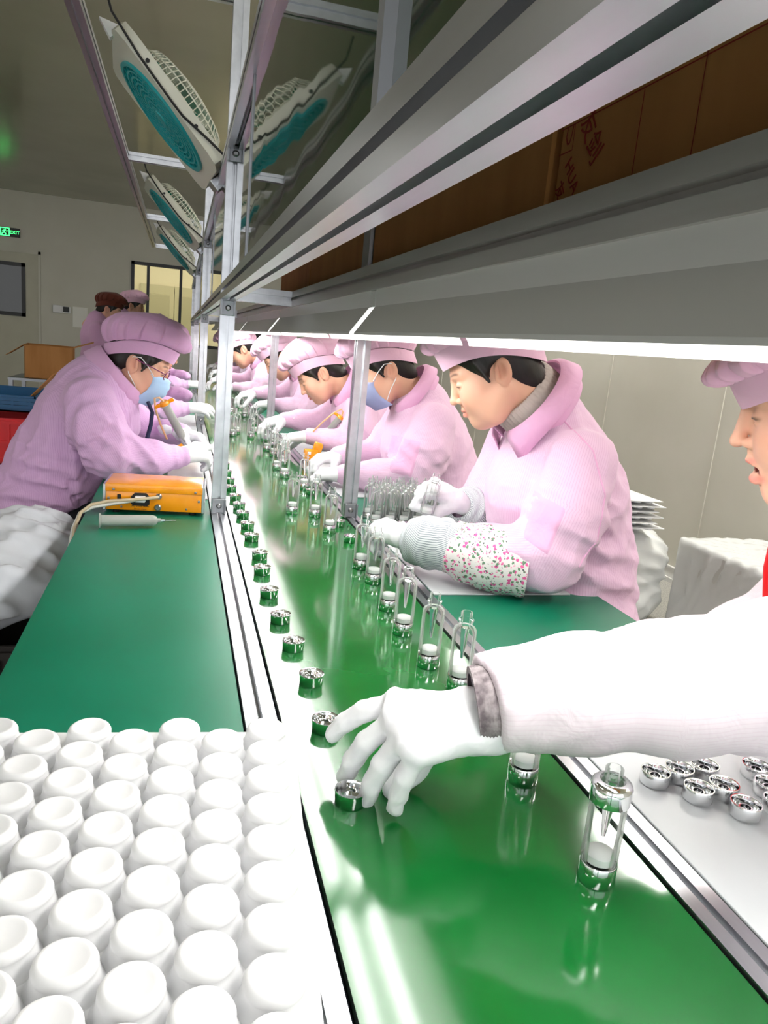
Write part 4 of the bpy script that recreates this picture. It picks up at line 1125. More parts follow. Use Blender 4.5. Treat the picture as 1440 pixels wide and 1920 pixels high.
# ---- woman without mask, bent forward, with glue syringe
def bent_worker(label, dy, dx=0, dz=0, coatm=None, capm=None, capk=1, stool='', pitch=40, pos=(.60, 3.3, 1.12), mask=None, lower=True):
    p = person(label, .95 + dx, 3.3 + dy); T = Matrix.Translation((dx, dy, dz))
    M = T @ head_matrix(pos, -1, pitch, yaw=-8); put_head(p, M, capk, capm or M_CAP_R)
    if mask: put_mask(p, M, mask)
    mesh_obj('coat', BENT['coat'], coatm or M_COAT_R, p, T)
    o = mesh_obj('collar', BENT['collar'], M_PLAINP, p, T); o.modifiers.new('thickness', 'SOLIDIFY').thickness = .003
    for k in ('g1', 'g2'): mesh_obj('glove', BENT[k], None, p, T)
    seat(1.02 + dx, 3.3 + dy, -1, p, stool)
    return p
torso = arm(((1.0, 3.3, .54), .18), ((.93, 3.3, .74), .17), ((.83, 3.3, .90), .16), ((.79, 3.3, .985), .12), neck_end((.60, 3.3, 1.12), -1, 40))
armN = arm(((.76, 3.13, .98), .08), ((.745, 3.09, .90), .08), ((.73, 3.08, .845), .07), ((.63, 3.13, .845), .055), ((.555, 3.17, .85), .043))
armF = arm(((.76, 3.47, .98), .08), ((.72, 3.51, .92), .075), ((.66, 3.52, .88), .065), ((.56, 3.49, .885), .052), ((.48, 3.46, .885), .042))
BENT = {'coat': coat_mesh('coat', (.4, 2.95, .40), (1.25, 3.65, 1.15), torso, [armN, armF], seed=31, wr=.0035, h=.0105, joints=[((.73, 3.08, .85), .12, .9)]),
        'collar': auto_collar('collar', (.60, 3.3, 1.12), -1, 40),
        'g1': hand_mesh('glove', (.56, 3.17, .85), (-.95, .2, -.12), (0, -.1, 1), -1, ((30, 35, 25), (34, 38, 25), (38, 40, 25), (42, 40, 25)), h=.0045),
        'g2': hand_mesh('glove', (.485, 3.46, .885), (-1, -.15, -.2), (0, 0, 1), 1, ((30, 35, 25),) * 4, h=.0045)}
bent_worker('woman without mask in pink coat and cap bending over belt with glue syringe', 0, stool='round stool under woman without mask')
bent_worker('woman in pink cap farther along the right side, half hidden by second post', 1.15, -.03, .03, capk=0, pitch=42, stool='round stool under woman half hidden by second post')
bent_worker('pink-sleeved worker third from the far end of right side', 2.35, -.16, .03, capk=2, pitch=40, stool='round stool third from far end of right side')
bent_worker('pink-coated worker second from the far end of right side', 3.6, -.1, .03, capk=0, pitch=35, stool='round stool second from far end of right side')
bent_worker('pink-coated worker at the far end of right side', 4.7, -.1, .03, capk=1, pitch=35, stool='round stool at far end of right side')

# ---- masked woman with glasses on the left, facing +X
p = person('masked woman with glasses in lilac coat bending over the left table', -.42, 2.7)
M = head_matrix((-.137, 2.7, 1.128), 1, 22, yaw=0)
put_head(p, M, 1, M_CAP_L); put_mask(p, M, M_MASK)
torso = arm(((-.50, 2.7, .50), .18), ((-.46, 2.7, .60), .175), ((-.375, 2.7, .78), .165), ((-.29, 2.7, .94), .165), ((-.27, 2.7, 1.02), .12), neck_end((-.137, 2.7, 1.128), 1, 22))
armN = arm(((-.275, 2.52, 1.0), .088), ((-.245, 2.48, .92), .092), ((-.205, 2.47, .845), .086), ((-.09, 2.53, .825), .066), ((.01, 2.60, .825), .046))
armF = arm(((-.265, 2.88, .99), .08), ((-.19, 2.93, .91), .08), ((-.12, 2.93, .86), .07), ((-.03, 2.87, .87), .05), ((.015, 2.83, .875), .043))
def hipfold(s):
    s.cap((-.56, 2.62, .70), (-.36, 2.55, .66), .03, .03, .05)
L1C = coat_mesh('coat', (-.75, 2.28, .36), (.10, 3.1, 1.2), torso, [armN, armF], h=.0065, seed=41, wr=.0038, extra=hipfold,
                joints=[((-.2, 2.47, .85), .13, .9), ((-.28, 2.52, .98), .12, .5), ((-.45, 2.6, .66), .2, .9)],
                folds=[((-.16, 2.47, .86), (.7, 0, .7), .05, .007, .10, 1.0), ((-.42, 2.56, .68), (.2, 0, 1), .06, .008, .16, .9), ((.0, 2.58, .83), (1, 0, .2), .035, .004, .05, 0)])
mesh_obj('coat', L1C, M_COAT_L, p)
put_collar(p, auto_collar('collar', (-.137, 2.7, 1.128), 1, 22, .108, .102, .06, 24, 1.18, t=.5), M_CAP_L)
sc_c, sc_a, sc_f = neck_ring((-.137, 2.7, 1.128), 1, 22, .72); sc_f = (sc_f - sc_a * sc_f.dot(sc_a)).normalized(); sc_l = sc_a.cross(sc_f)
mesh_obj('neck_scarf', MB().loft([[sc_c + sc_a * zz + sc_f * ((.072 * k + .012 * (i % 24 < 4 or i % 24 > 20)) * math.cos(2 * PI * i / 24)) + sc_l * (.07 * k * math.sin(2 * PI * i / 24)) for i in range(24)] for zz, k in ((-.05, 1.1), (-.02, 1.12), (.01, 1.1), (.025, 1.02), (.025, .9))]).mesh('neck_scarf', 60), mat('navy_scarf', srgb(66, 76, 122), .85), p)
mesh_obj('lanyard', MB().tube([(-.10, 2.63, 1.0), (-.085, 2.60, .97), (-.088, 2.585, .93), (-.10, 2.58, .88)], .007, 6).mesh('lanyard', 60), mat('dark_lanyard', srgb(34, 38, 70), .8), p)
gl = MB()
for y in (-1, 1):
    gl.tube([(.108, .012 * y, .0), (.106, .03 * y, .016), (.098, .052 * y, .012), (.094, .056 * y, -.008), (.102, .04 * y, -.022), (.108, .016 * y, -.018), (.108, .012 * y, .0)], .0016, 6)
    gl.tube([(.096, .056 * y, .004), (.05, .076 * y, .008), (-.01, .083 * y, .01)], .0018, 6)
gl.tube([(.108, -.012, .0), (.110, 0, .004), (.108, .012, .0)], .0014, 6)
mesh_obj('glasses', gl.mesh('glasses', 60), mat('purple_glasses', srgb(110, 30, 90), .35), p, M)
mesh_obj('glove', hand_mesh('glove', (.01, 2.60, .83), (.9, .42, .05), (.0, -.5, .85), 1, ((40, 45, 30), (45, 50, 35), (48, 52, 35), (50, 52, 35)), thumb=((.8, .3, .3), (.95, -.1, -.1)), h=.0032), None, p)
mesh_obj('glove', hand_mesh('glove', (.0, 2.83, .875), (.9, -.4, -.1), (.0, .3, .95), -1, ((35, 45, 30), (40, 50, 35), (45, 52, 35), (50, 52, 35)), h=.004), None, p)
seat(-.46, 2.7, 1, p, 'round stool under masked woman with glasses')
def left_worker(label, dy, dx, dz, stool, pitch=22, coatm=None, capm=None):
    p = person(label, -.42 + dx, 2.7 + dy); T = Matrix.Translation((dx, dy, dz))
    put_head(p, T @ head_matrix((-.137, 2.7, 1.128), 1, pitch), 0, capm or M_CAP_L)
    mesh_obj('coat', L1C, coatm or M_COAT_L, p, T)
    for nm in ('glove',):
        mesh_obj(nm, GL2, None, p, T)
    seat(-.46 + dx, 2.7 + dy, 1, p, stool); return p
GL2 = hand_mesh('glove', (.01, 2.60, .83), (1, .1, .05), (.0, -.5, .85), 1, ((15, 20, 15), (18, 22, 15), (22, 25, 15), (25, 25, 15)), h=.0045)
left_worker('lilac-coated worker half hidden behind masked woman with glasses', 1.45, .02, .02, 'round stool under half-hidden lilac worker')
left_worker('lilac-coated worker farthest along the left side', 3.1, .03, .03, 'round stool farthest along left side')

# ---- two people standing far behind on the left
def standing_coat():
    s = SDF((-.3, -.32, .0), (.3, .32, 1.42), .016)
    s.chain([((0, 0, .55), .16), ((0, 0, .95), .15), ((0, 0, 1.2), .15), ((-.02, 0, 1.33), .08)], .08, ((0, 1, 0), 1.25))
    for y in (-1, 1):
        s.chain([((0, .2 * y, 1.24), .07), ((.03, .25 * y, 1.0), .06), ((.16, .2 * y, .9), .05)], .04)
        s.chain([((0, .09 * y, .55), .08), ((0, .09 * y, .06), .06), ((.1, .09 * y, .04), .045)], .03)
    return s.mesh('standing_coat')[0]
SC = standing_coat(); SC.attributes.new('su', 'FLOAT', 'POINT')
p = person('standing worker in pink cap far behind on the left', -.55, 8.0)
T = Matrix.Translation((-.55, 8.0, .02)) @ Matrix.Scale(.99, 4); put_head(p, T @ head_matrix((.08, 0, 1.43), 1, 12), 0, M_CAP_R); mesh_obj('coat', SC, M_COAT_L, p, T)
p = person('person with brown hood far behind beside worker in pink cap', -.72, 7.4)
T = Matrix.Translation((-.72, 7.4, -.06)); put_head(p, T @ head_matrix((.08, 0, 1.43), 1, 20), 0, cloth('brown_hood_cloth', srgb(96, 44, 30), srgb(70, 30, 20), False)); mesh_obj('coat', SC, M_CAP_L, p, T)
p = person('person in blue cap and brown jacket standing behind far workers on the right', 1.15, 9.4)
T = Matrix.Translation((1.15, 9.4, -.05)) @ Matrix.Rotation(PI, 4, 'Z'); put_head(p, T @ head_matrix((.08, 0, 1.43), 1, 15), 2, cloth('blue_cap_cloth', srgb(60, 150, 190), srgb(40, 120, 160), False)); mesh_obj('coat', SC, cloth('brown_jacket', srgb(96, 66, 62), srgb(70, 50, 48), False), p, T)

# ================================================================== BOTTLES AND CAPS
M_CLEAR = mat('clear_bottle_acrylic', (1, 1, 1, 1), .02)
def clear_plastic(m, tint=(.985, .995, .99, 1), blend=.2):
    nt = m.node_tree; out = [n for n in nt.nodes if n.type == 'OUTPUT_MATERIAL'][0]; nt.nodes.remove(bsdf(m))
    tr = N(m, 'ShaderNodeBsdfTransparent'); tr.inputs[0].default_value = tint
    gl = N(m, 'ShaderNodeBsdfGlossy'); gl.inputs['Roughness'].default_value = .03
    lw = N(m, 'ShaderNodeLayerWeight'); lw.inputs['Blend'].default_value = blend
    mx = N(m, 'ShaderNodeMixShader'); mu_ = N(m, 'ShaderNodeMath', operation='MULTIPLY'); mu_.inputs[1].default_value = .85; LK(m, lw.outputs['Fresnel'], mu_.inputs[0]); LK(m, mu_.outputs[0], mx.inputs[0]); LK(m, tr.outputs[0], mx.inputs[1]); tl_ = N(m, 'ShaderNodeBsdfTranslucent'); tl_.inputs[0].default_value = (.95, .97, .97, 1); m2 = N(m, 'ShaderNodeMixShader'); m2.inputs[0].default_value = .35; LK(m, gl.outputs[0], m2.inputs[1]); LK(m, tl_.outputs[0], m2.inputs[2]); LK(m, m2.outputs[0], mx.inputs[2]); LK(m, mx.outputs[0], out.inputs[0])
clear_plastic(M_CLEAR)
M_STEM = mat('clear_stem', (1, 1, 1, 1), .02, trans=1.0, ior=1.25)
M_PISTON = mat('white_piston', srgb(240, 240, 240), .5)
def bottle_proto(collar=False, base=True):
    t = empty('pump_bottle')
    out = [(.0155, .022), (.0182, .0225), (.0182, .094), (.0176, .098), (.0150, .1015), (.0112, .1035), (.0105, .106), (.0105, .110), (.0122, .1108), (.0122, .1132), (.0105, .114), (.009, .1145), (.009, .124), (.0082, .1252), (.0062, .1252),
           (.006, .108), (.0075, .102), (.0125, .098), (.0155, .093), (.0155, .022)]
    MB().lathe(out, 28).build('bottle_wall', M_CLEAR, t, smooth=35)
    MB().lathe([(0, .10), (.0068, .10), (.0058, .085), (.0022, .05), (0, .048)], 14).build('inner_stem', M_STEM, t, smooth=50)
    MB().lathe([(0, .0235), (.0152, .0235), (.0152, .031), (.013, .0328), (0, .0335)], 24).build('piston', M_PISTON, t, smooth=40)
    if base: MB().lathe([(0, 0), (.0178, 0), (.0186, .0012), (.0186, .0212), (.018, .0222), (0, .0222)], 32).build('base', M_CHROME, t, smooth=40)
    if collar: MB().lathe([(.0184, .089), (.0198, .089), (.0200, .101), (.0192, .104), (.0205, .1055), (.0196, .109), (.0165, .1115), (.0125, .1118), (.0125, .109), (.0184, .1)], 32, closed=True).build('collar_ring', M_CHROME, t, smooth=40)
    return t
BZ = .7502
b0 = bottle_proto(True); b0.location = (.420, .556, BZ); b0.rotation_euler = (0, 0, .5); tag(b0, 'clear bottle with chrome collar and base standing nearest on the belt', 'bottle', 'bottles on the belt')
bp0 = bottle_proto()
pos = [(.421, .73), (.43, .977), (.408, 1.06), (.405, 1.198), (.411, 1.321), (.422, 1.485), (.418, 1.589), (.406, 1.91), (.397, 2.092), (.334, 2.124), (.428, 2.50), (.387, 2.702), (.379, 2.868), (.42, 3.0), (.406, 3.203), (.392, 3.349), (.43, 3.5), (.415, 3.68), (.353, 3.736), (.269, 3.777), (.295, 3.90), (.389, 3.95), (.42, 4.3), (.40, 4.7), (.33, 4.9), (.41, 5.2)]
for i, (x, y) in enumerate(pos):
    o = bp0 if i == 0 else dup(bp0)
    o.location = (x, y, BZ); o.rotation_euler = (0, 0, i * 1.3)
    tag(o, 'clear bottle with chrome base and no collar on the belt, %s the camera' % ORD[i], 'bottle', 'bottles on the belt')
# dense group on the right table
k = 0
spots = [(xx, yy) for r_ in range(4) for xx, yy in [(.556 + .042 * c_ + .021 * (r_ % 2), 1.99 + .042 * r_) for c_ in range(6)]]
RW = ['front', 'second', 'third', 'back']
for i, (x, y) in enumerate(spots):
    o = dup(bp0); o.location = (x, y, .7502); o.rotation_euler = (0, 0, i * .9)
    tag(o, 'clear bottle in %s row of packed group behind aluminium post, %s from the left' % (RW[i // 6], ('first', 'second', 'third', 'fourth', 'fifth', 'sixth')[i % 6]), 'bottle', 'packed bottles on right table')
hb = bottle_proto(base=False); hb.matrix_world = Matrix.Translation((.602, 1.70, .842)) @ Matrix.Rotation(math.radians(6), 4, 'Y') @ Matrix.Rotation(math.radians(8), 4, 'X')
tag(hb, 'clear bottle held in the far gloved hand of woman with floral cuffs', 'bottle')

def cap_ring(m=M_CHROME):
    prof_ = [(0, 0), (.0165, 0), (.0175, .0012), (.0180, .013), (.0188, .0152), (.0186, .0168), (.0176, .0166), (.0164, .0145), (.0148, .004), (.006, .0032), (.005, .006), (0, .006)]
    return MB().lathe(prof_, 32).mesh('chrome_cap', 40)
CAPM = cap_ring(); CAPM.materials.append(M_CHROME)
cpos = [(.2, .712), (.201, .872), (.205, 1.009), (.196, 1.136), (.19, 1.258), (.185, 1.395), (.186, 1.54), (.192, 1.654), (.187, 1.81), (.187, 1.93), (.184, 2.052), (.182, 2.164), (.179, 2.281), (.174, 2.418), (.177, 2.553), (.176, 2.70), (.178, 2.86), (.176, 3.05)]
for i, (x, y) in enumerate(cpos):
    o = obj('chrome_cap', CAPM, None); o.location = (x, y, BZ); o.rotation_euler = (0, 0, i)
    tag(o, ('open chrome cap touched by the gloved fingers on the belt' if i == 0 else 'open chrome cap in left row on the belt, %s the camera' % ORD[i]), 'cap', 'chrome caps in a row on the belt')
rp = [(.444, 1.818), (.447, 1.985), (.44, 2.41), (.452, 2.60), (.445, 2.655)]
for i, (x, y) in enumerate(rp):
    o = obj('chrome_cap', CAPM, None); o.location = (x, y, BZ); tag(o, 'chrome cap on belt beside right rail, %s the camera of those five' % ORD[i], 'cap', 'chrome caps beside the right rail')
prof_ = [(0, 0), (.0165, 0), (.0178, .0015), (.0182, .016), (.0176, .0172), (.0166, .0172), (.016, .016), (.0155, .005), (.008, .004), (.0075, .011), (.006, .011), (.0055, .003), (0, .003)]
CAP2 = MB().lathe(prof_, 32).mesh('silver_cap', 40); CAP2.materials.append(mat('satin_silver', (.88, .89, .90, 1), .09, 1.0))
tags = ['leftmost', 'second from left in back row', 'third from left in back row', 'left one in middle row', 'right one in middle row', 'frontmost', 'back one by the frame edge', 'middle one by the frame edge', 'front one by the frame edge']
for i, (x, y) in enumerate([(.586, .697), (.624, .701), (.664, .704), (.62, .659), (.659, .662), (.657, .622), (.736, .694), (.722, .656), (.705, .622)]):
    o = obj('silver_cap', CAP2, None); o.location = (x, y, .7548); o.rotation_euler = (0, 0, i)
    tag(o, 'silver cap lying loose on white board, ' + tags[i], 'cap', 'loose silver caps on the board')

# ================================================================== WHITE BLISTER TRAY
tray = thing('blister_tray', 'white moulded plastic tray of staggered round domes in the left foreground', 'tray', (-.055, .56, .7505), -.09)
tw, tl = .182, .292
mb = MB(); mb.rbox((-tw, -tl, .018), (tw, tl, .0205), .001); mb.box((-tw, -tl, 0), (-tw + .003, tl, .018)); mb.box((tw - .003, -tl, 0), (tw, tl, .018)); mb.box((-tw, tl - .003, 0), (tw, tl, .018)); mb.box((-tw, -tl, 0), (tw, -tl + .003, .018))
mb.build('tray_sheet', M_TRAY, tray)
dome = MB().lathe([(.0300, .0202), (.0278, .0215), (.0258, .026), (.0244, .032), (.0234, .0355), (.0238, .0365), (.0238, .039), (.0222, .0425), (.0195, .0447), (.0168, .0448), (.0150, .0437), (0, .0432)], 32).mesh('dome', 60)
dome.materials.append(M_TRAY)
ci = 0
for c_ in range(7):
    x = .146 - c_ * .0505
    for r_ in range(11):
        y = tl - .029 - r_ * .0515 - (.0257 if c_ % 2 else 0)
        if y < -tl + .03: continue
        o = obj('dome', dome, None, tray); o.location = (x, y, 0)

# ================================================================== ORANGE GLUE DISPENSER
def dispenser(label, x, y, z, rz=0, cables=True):
    t = thing('glue_dispenser', label, 'device', (x, y, z), rz); W, D, Hh = .126, .075, .082
    mb = MB(); mb.rbox((-W, -D, .010), (W, D, Hh - .012), .002); mb.build('case', M_YELLOW, t, smooth=30)
    mb = MB(); mb.rbox((-W - .001, -D - .003, Hh - .022), (W + .001, D + .003, Hh), .003); mb.build('lid', M_YELLOW, t, smooth=30)
    for s in (-1, 1):
        MB().rbox((s * W - .001 if s > 0 else -W - .007, -D - .001, .008), (W + .007 if s > 0 else -W + .001, D + .001, Hh - .002), .0015).build('side_panel', M_ALU, t)
    for sx in (-1, 1):
        for sy in (-1, 1):
            MB().lathe([(0, 0), (.009, 0), (.01, .01), (0, .01)], 12, Matrix.Translation((sx * .1, sy * .055, 0))).build('rubber_foot', M_BLACK, t)
    R = Matrix.Rotation(PI / 2, 4, 'X')
    def at(px, pz): return Matrix.Translation((px, -D, pz)) @ R
    for px, pz, r in ((-.105, .067, .0035), (.108, .067, .0035), (-.118, .042, .0035), (.118, .042, .0035), (.085, .019, .003), (-.085, .019, .003)):
        yy = -.0028 if pz > .06 else 0
        MB().lathe([(0, .0), (r, 0), (r, .0022), (r * .5, .003), (0, .003)], 10, Matrix.Translation((0, yy, 0)) @ at(px, pz)).build('screw', M_BOLT, t)
    o_ = [(-.024, -.012), (-.024, .008), (-.015, .018), (.015, .018), (.024, .008), (.024, -.012), (.018, -.017), (-.018, -.017)]
    sk = MB().extrude([(a, b) for a, b in o_], (-.036, -D - .004, .041), (-.036, -D + .002, .041), (1, 0, 0), (0, 0, 1)).build('power_socket', M_BLACK, t)
    MB().rbox((-.05, -D - .020, .036), (-.022, -D - .003, .052), .003).build('plug', M_WHITE_PL, t)
    MB().lathe([(0, 0), (.008, 0), (.008, .004), (.0055, .006), (.0055, .014), (0, .014)], 14, at(.012, .052)).build('cable_gland', M_BOLT, t, smooth=40)
    MB().lathe([(0, 0), (.009, 0), (.009, .006), (.007, .008), (.0045, .008), (.0045, .003), (0, .003)], 14, at(.01, .021)).build('fuse_holder', M_BOLT, t, smooth=40)
    MB().rbox((-.096, -D - .002, .037), (-.086, -D, .053), .001).build('switch', M_BLACK, t)
    text_mesh('panel_lettering', 'AC 220V 50Hz', .0075, M_BLACK, t, Matrix.Translation((-.036, -D - .0004, .020)) @ R, .0001)
    text_mesh('panel_lettering', 'Power input', .0065, M_BLACK, t, Matrix.Translation((-.036, -D - .0004, .0125)) @ R, .0001)
    if cables:
        M_CB = mat('beige_cable', srgb(196, 178, 148), .5); M_CB2 = mat('white_cable', srgb(210, 208, 200), .5)
        MB().tube([(.012, -D - .012, .052), (-.01, -D - .022, .050), (-.06, -D - .025, .044), (-.11, -D - .03, .040), (-.155, -D - .04, .030), (-.178, -D - .055, .012), (-.19, -D - .075, -.025), (-.196, -D - .08, -.08)], .0045, 8).build('cable', M_CB, t, smooth=60)
        MB().tube([(-.045, -D - .02, .043), (-.07, -D - .024, .038), (-.11, -D - .03, .031), (-.15, -D - .04, .024), (-.182, -D - .05, .008), (-.196, -D - .065, -.03), (-.203, -D - .07, -.08)], .0045, 8).build('cable', M_CB2, t, smooth=60)
    return t
dispenser('orange metal glue dispenser with cables on left table beside aluminium post', -.052, 2.125, .7505, -.05)
dispenser('orange dispenser partly hidden behind arm of masked woman with glasses', -.04, 3.12, .7505, .05, False)

# ---- glue syringes
M_SYR = mat('milky_plastic', srgb(226, 230, 222), .3, trans=.55, ior=1.3)
M_GLUE = mat('amber_glue', srgb(214, 200, 160), .35)
def syringe(label, M, cap=False):
    t = tag(empty('glue_syringe'), label, 'syringe'); t.matrix_world = M
    MB().lathe([(.0095, 0), (.0185, 0), (.0185, .004), (.0142, .005), (.0142, .128), (.011, .137), (.006, .140), (.006, .148), (.0045, .148), (.0045, .138), (.009, .134), (.0122, .127), (.0122, .005)], 24, closed=True).build('barrel', M_SYR, t, smooth=40)
    MB().lathe([(0, .062), (.0118, .062), (.0118, .120), (.009, .130), (0, .134)], 20).build('glue', M_GLUE, t, smooth=40)
    MB().lathe([(0, .052), (.0119, .052), (.0119, .064), (.006, .069), (0, .069)], 20).build('plunger', M_WHITE_PL, t, smooth=40)
    MB().lathe([(0, .146), (.0042, .146), (.0035, .158), (.0011, .160), (.0009, .186), (0, .186)], 12).build('needle', M_ALU, t, smooth=40)
    if cap:
        MB().lathe([(0, -.012), (.0125, -.012), (.0165, -.006), (.0165, .004), (0, .004)], 16).build('yellow_adapter', M_YELLOW, t, smooth=40)
        MB().rbox((-.034, -.006, -.010), (.034, .006, .001), .003).build('adapter_wing', M_YELLOW, t, smooth=40)
        MB().tube([(0, 0, -.012), (-.006, .0, -.03), (-.02, 0, -.035), (-.035, 0, .0), (-.045, 0, .06), (-.05, 0, .12)], .0035, 8).build('air_hose', mat('amber_hose', srgb(226, 178, 130), .35), t, smooth=60)
    return t
syringe('large clear syringe lying on left table in front of orange dispenser', Matrix.Translation((-.182, 1.895, .769)) @ Matrix.Rotation(math.radians(7), 4, 'Z') @ Matrix.Rotation(PI / 2, 4, 'Y'))
def along(a, b):
    a, b = Vector(a), Vector(b); z = (b - a).normalized(); x = z.cross(Vector((0, 1, 0))).normalized(); y = z.cross(x)
    return Matrix.Translation(a) @ Matrix(((*x, 0), (*y, 0), (*z, 0), (0, 0, 0, 1))).transposed().to_4x4()
syringe('yellow-capped glue syringe held by masked woman with glasses', along((-.045, 2.60, 1.0), (.03, 2.66, .86)), True)
syringe('yellow-capped glue syringe held upright by woman without mask', along((.665, 3.10, .945), (.59, 3.14, .83)), True)
# yellow clamp on the right table
cl = thing('yellow_clamp', 'yellow plastic clamp block beside gloved hand behind aluminium post', 'clamp', (.545, 3.06, .7548))
MB().rbox((-.03, -.02, 0), (.03, .02, .055), .006).build('clamp_body', M_YELLOW, cl, smooth=30)
MB().rbox((-.008, -.016, .05), (.03, .016, .09), .008, Matrix.Rotation(math.radians(14), 4, 'Y')).build('clamp_head', M_YELLOW, cl, smooth=30)
MB().rbox((-.018, -.022, .034), (-.004, -.019, .046), .001).build('clamp_label', M_WHITE_PL, cl)
MB().lathe([(0, 0), (.009, 0), (.009, .004), (.004, .004), (.004, .001), (0, .001)], 14, Matrix.Translation((.016, -.02, .014)) @ Matrix.Rotation(PI / 2, 4, 'X')).build('clamp_hole', M_BLACK, cl)

# ================================================================== LEFT AISLE: BAG, CRATES, CARTONS
def lumpy(name, lo, hi, ells, amp, f, seed, h=.012, folds=()):
    s = SDF(lo, hi, h)
    for c, r in ells: s.ell(c, r, .08)
    s.wrinkle(amp, f, seed)
    for q in folds: s.folds(*q)
    return s.mesh(name)[0]
bag = tag(mesh_obj('plastic_bag', lumpy('plastic_bag', (-.95, 1.5, .40), (-.2, 2.5, .80), [((-.47, 2.02, .59), (.23, .28, .115)), ((-.38, 2.15, .64), (.13, .18, .09)), ((-.6, 2.0, .58), (.2, .22, .11))], .007, 60, 3, .01, [((-.4, 1.95, .66), (.4, .3, .9), .06, .006, .3, 1.5)]), M_BAG, empty('bag_anchor')), 'crumpled white plastic bag beside left table below lilac coat', 'bag')
bag.parent = None; bag.matrix_world = Matrix.Identity(4); bpy.data.objects.remove(bpy.data.objects['bag_anchor'])
def crate(label, x, y, z, m, w=.36, d=.5, h=.24):
    t = thing('crate', label, 'crate', (x, y, z)); a, b = w / 2, d / 2
    mb = MB(); mb.box((-a, -b, 0), (a, b, .008))
    for q in ((-a, -b, -a + .008, b), (a - .008, -b, a, b), (-a, -b, a, -b + .008), (-a, b - .008, a, b)): mb.box((q[0], q[1], 0), (q[2], q[3], h))
    mb.build('crate_shell', m, t)
    rm = MB()
    for zz in (h - .03, h * .45, .02):
        rm.box((-a - .01, -b - .01, zz), (a + .01, -b, zz + .018)); rm.box((-a - .01, b, zz), (a + .01, b + .01, zz + .018)); rm.box((-a - .01, -b, zz), (-a, b, zz + .018)); rm.box((a, -b, zz), (a + .01, b, zz + .018))
    rm.build('rim', m, t)
    for k in range(6):
        x_ = -a + .03 + k * (w - .06) / 5; MB().box((x_ - .006, -b - .009, .02), (x_ + .006, -b, h - .02)).build('rib', m, t)
    return t
crate('dark wooden-brown bin under the white plastic bag', -.52, 2.02, 0, mat('dark_bin', srgb(30, 24, 20), .7), .5, .5, .49)
crate('deep blue crate at the bottom of the stack at left edge', -1.0, 4.5, 0, M_BLUE2, .5, .6, .47)
crate('bright red crate stacked on the deep blue crate', -.98, 4.5, .472, M_RED, .5, .6, .245)
crate('turquoise blue crate with cardboard on top of the red crate', -1.02, 4.8, .719, M_BLUE, .5, .6, .09)
def open_carton(label, x, y, z, w, d, h, rz=0, flap=True):
    t = thing('open_carton', label, 'box', (x, y, z), rz)
    mb = MB(); a, b = w / 2, d / 2
    for q in ((-a, -b, -a + .006, b), (a - .006, -b, a, b), (-a, -b, a, -b + .006), (-a, b - .006, a, b)): mb.box((q[0], q[1], 0), (q[2], q[3], h))
    mb.box((-a, -b, 0), (a, b, .006)); mb.build('carton_body', M_CARD, t)
    if flap:
        MB().box((-.002, -b, 0), (.002, b, .16), Matrix.Translation((-a, 0, h)) @ Matrix.Rotation(math.radians(-125), 4, 'Y')).build('flap', M_CARD, t)
        MB().box((-.002, -b, 0), (.002, b, .16), Matrix.Translation((a, 0, h)) @ Matrix.Rotation(math.radians(70), 4, 'Y')).build('flap', M_CARD, t)
    return t
cart = table  # cartons stand on a plain rack
rk = thing('storage_rack', 'low grey storage rack behind lilac worker carrying an open carton', 'rack', (-1.03, 6.7, 0))
for sx in (-.25, .25):
    for sy in (-.25, .25): MB().box((sx - .015, sy - .015, 0), (sx + .015, sy + .015, .76)).build('upright', M_ALU_DK, rk)
for z in (.3, .74): MB().box((-.27, -.27, z), (.27, .27, z + .02)).build('rack_shelf', M_ALU_DK, rk)
open_carton('open brown carton with raised flaps behind the lilac coats', -1.03, 6.7, .762, .36, .4, .26, .1)
lc = tag(MB().rbox((-.14, -.1, 0), (.14, .1, .006), .001).build('cardboard_sheet', M_CARD), 'loose cardboard sheet leaning in turquoise crate', 'cardboard'); lc.matrix_world = Matrix.Translation((-.80, 4.80, .82)) @ Matrix.Rotation(math.radians(-48), 4, 'Y')

# ================================================================== RIGHT AISLE: WRAPPED GOODS
M_SACK = mat('translucent_film', srgb(236, 238, 236), .25, trans=.15, ior=1.2)
sk_ = lumpy('film_sack', (1.85, 2.85, 0), (2.75, 3.65, .62), [((2.25, 3.25, .13), (.22, .24, .2)), ((2.28, 3.22, .33), (.2, .2, .16))], .014, 40, 8, .014, [((2.3, 3.1, .3), (.3, .3, .9), .08, .01, .25, .9)])
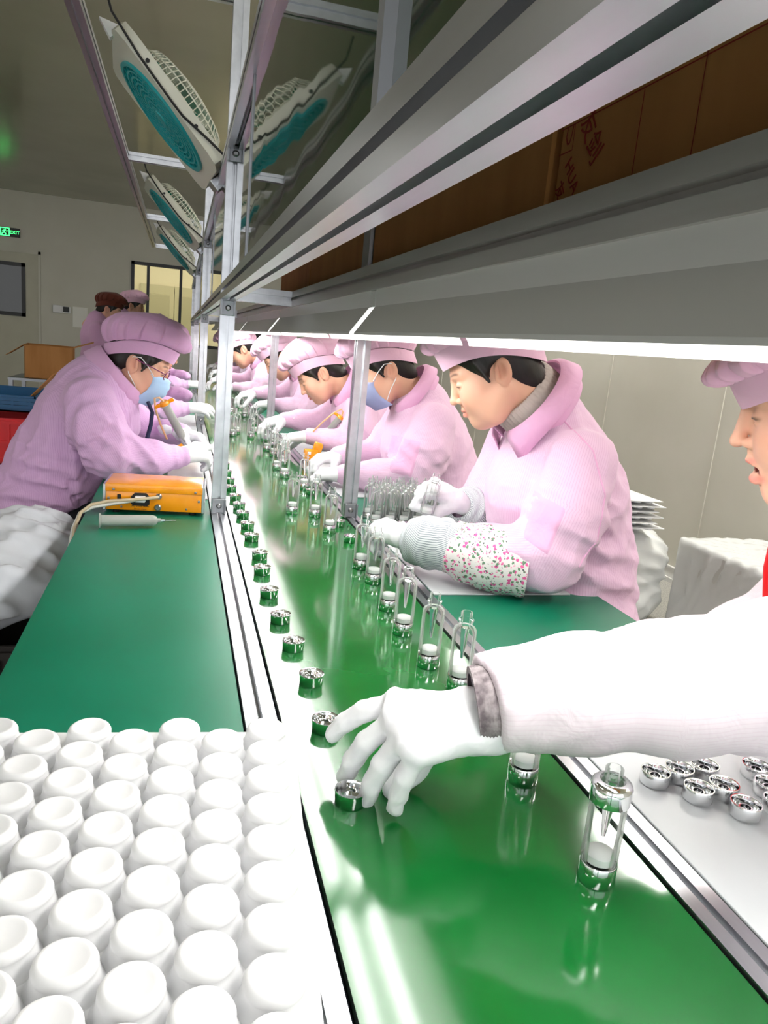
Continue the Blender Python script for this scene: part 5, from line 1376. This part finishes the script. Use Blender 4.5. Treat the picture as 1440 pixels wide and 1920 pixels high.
# flat underside on the floor
_co = np.array([v.co for v in sk_.vertices]); _co[:, 2] = np.maximum(_co[:, 2], .004); sk_.vertices.foreach_set('co', _co.astype(np.float32).ravel()); sk_.update()
tag(obj('film_sack', sk_, M_SACK), 'bulging white film sack on floor behind woman with floral cuffs', 'sack')
for i in range(6):
    tmb = MB(); n_ = 5
    w_ = .19 - .006 * (i % 2); z0 = .0
    tmb.rbox((-w_, -.2, 0), (w_, .2, .004), .0015)
    for a in range(n_):
        for b in range(4): tmb.lathe([(.03, .0), (.026, -.014), (0, -.014)], 10, Matrix.Translation((-w_ + .045 + a * .07, -.14 + b * .09, 0)))
    o = tmb.build('plastic_tray', M_TRAY); o.location = (2.09 + (.02, -.01, .008, -.02, .015, -.005)[i], 3.2, .52 + i * .027); o.rotation_euler = (0, 0, (.03, -.05, .02, .06, -.03, 0)[i])
    tag(o, 'thin white plastic tray stacked on film sack, %s' % ('lowest of six', 'second from bottom', 'third from bottom', 'third from top', 'second from top', 'topmost')[i], 'tray', 'trays stacked on the sack')
wb_ = thing('wrapped_carton', 'large film-wrapped pale carton on floor against right wall', 'box', (2.68, 2.75, 0))
MB().rbox((-.24, -.42, 0), (.27, .30, .46), .01).build('carton_body', mat('pale_carton', srgb(206, 206, 202), .5), wb_)
fm = SDF((-.32, -.5, -.02), (.32, .38, .56), .014); fm.cap((0, -.28, .2), (0, .18, .2), .2, .2, .0)
sx = fm.ax[0][:, None, None] - .015; sy = fm.ax[1][None, :, None] + .06; sz = fm.ax[2][None, None, :] - .235
qx, qy, qz = np.abs(sx) - .235, np.abs(sy) - .345, np.abs(sz) - .215
fm.d = (np.sqrt(np.maximum(qx, 0) ** 2 + np.maximum(qy, 0) ** 2 + np.maximum(qz, 0) ** 2) + np.minimum(np.maximum(np.maximum(qx, qy), qz), 0) - .028).astype(np.float32)
fm.wrinkle(.006, 70, 5); fm.folds((0, -.4, .3), (.3, .2, .9), .05, .005, .4, .6)
fo = mesh_obj('film_wrap', fm.mesh('film_wrap')[0], M_SACK, wb_); fo.matrix_local = Matrix.Identity(4)

# dark screen behind the far workers
mon = thing('dark_monitor', 'dark monitor on a stand behind far workers on the right', 'monitor', (1.0, 11.2, 0))
MB().rbox((-.22, -.02, 1.0), (.22, .02, 1.32), .006).build('screen', M_BLACK, mon)
MB().rbox((-.03, -.02, .02), (.03, .02, 1.0), .004).build('stand', M_ALU_DK, mon)
MB().rbox((-.2, -.15, 0), (.2, .15, .02), .004).build('foot', M_ALU_DK, mon)
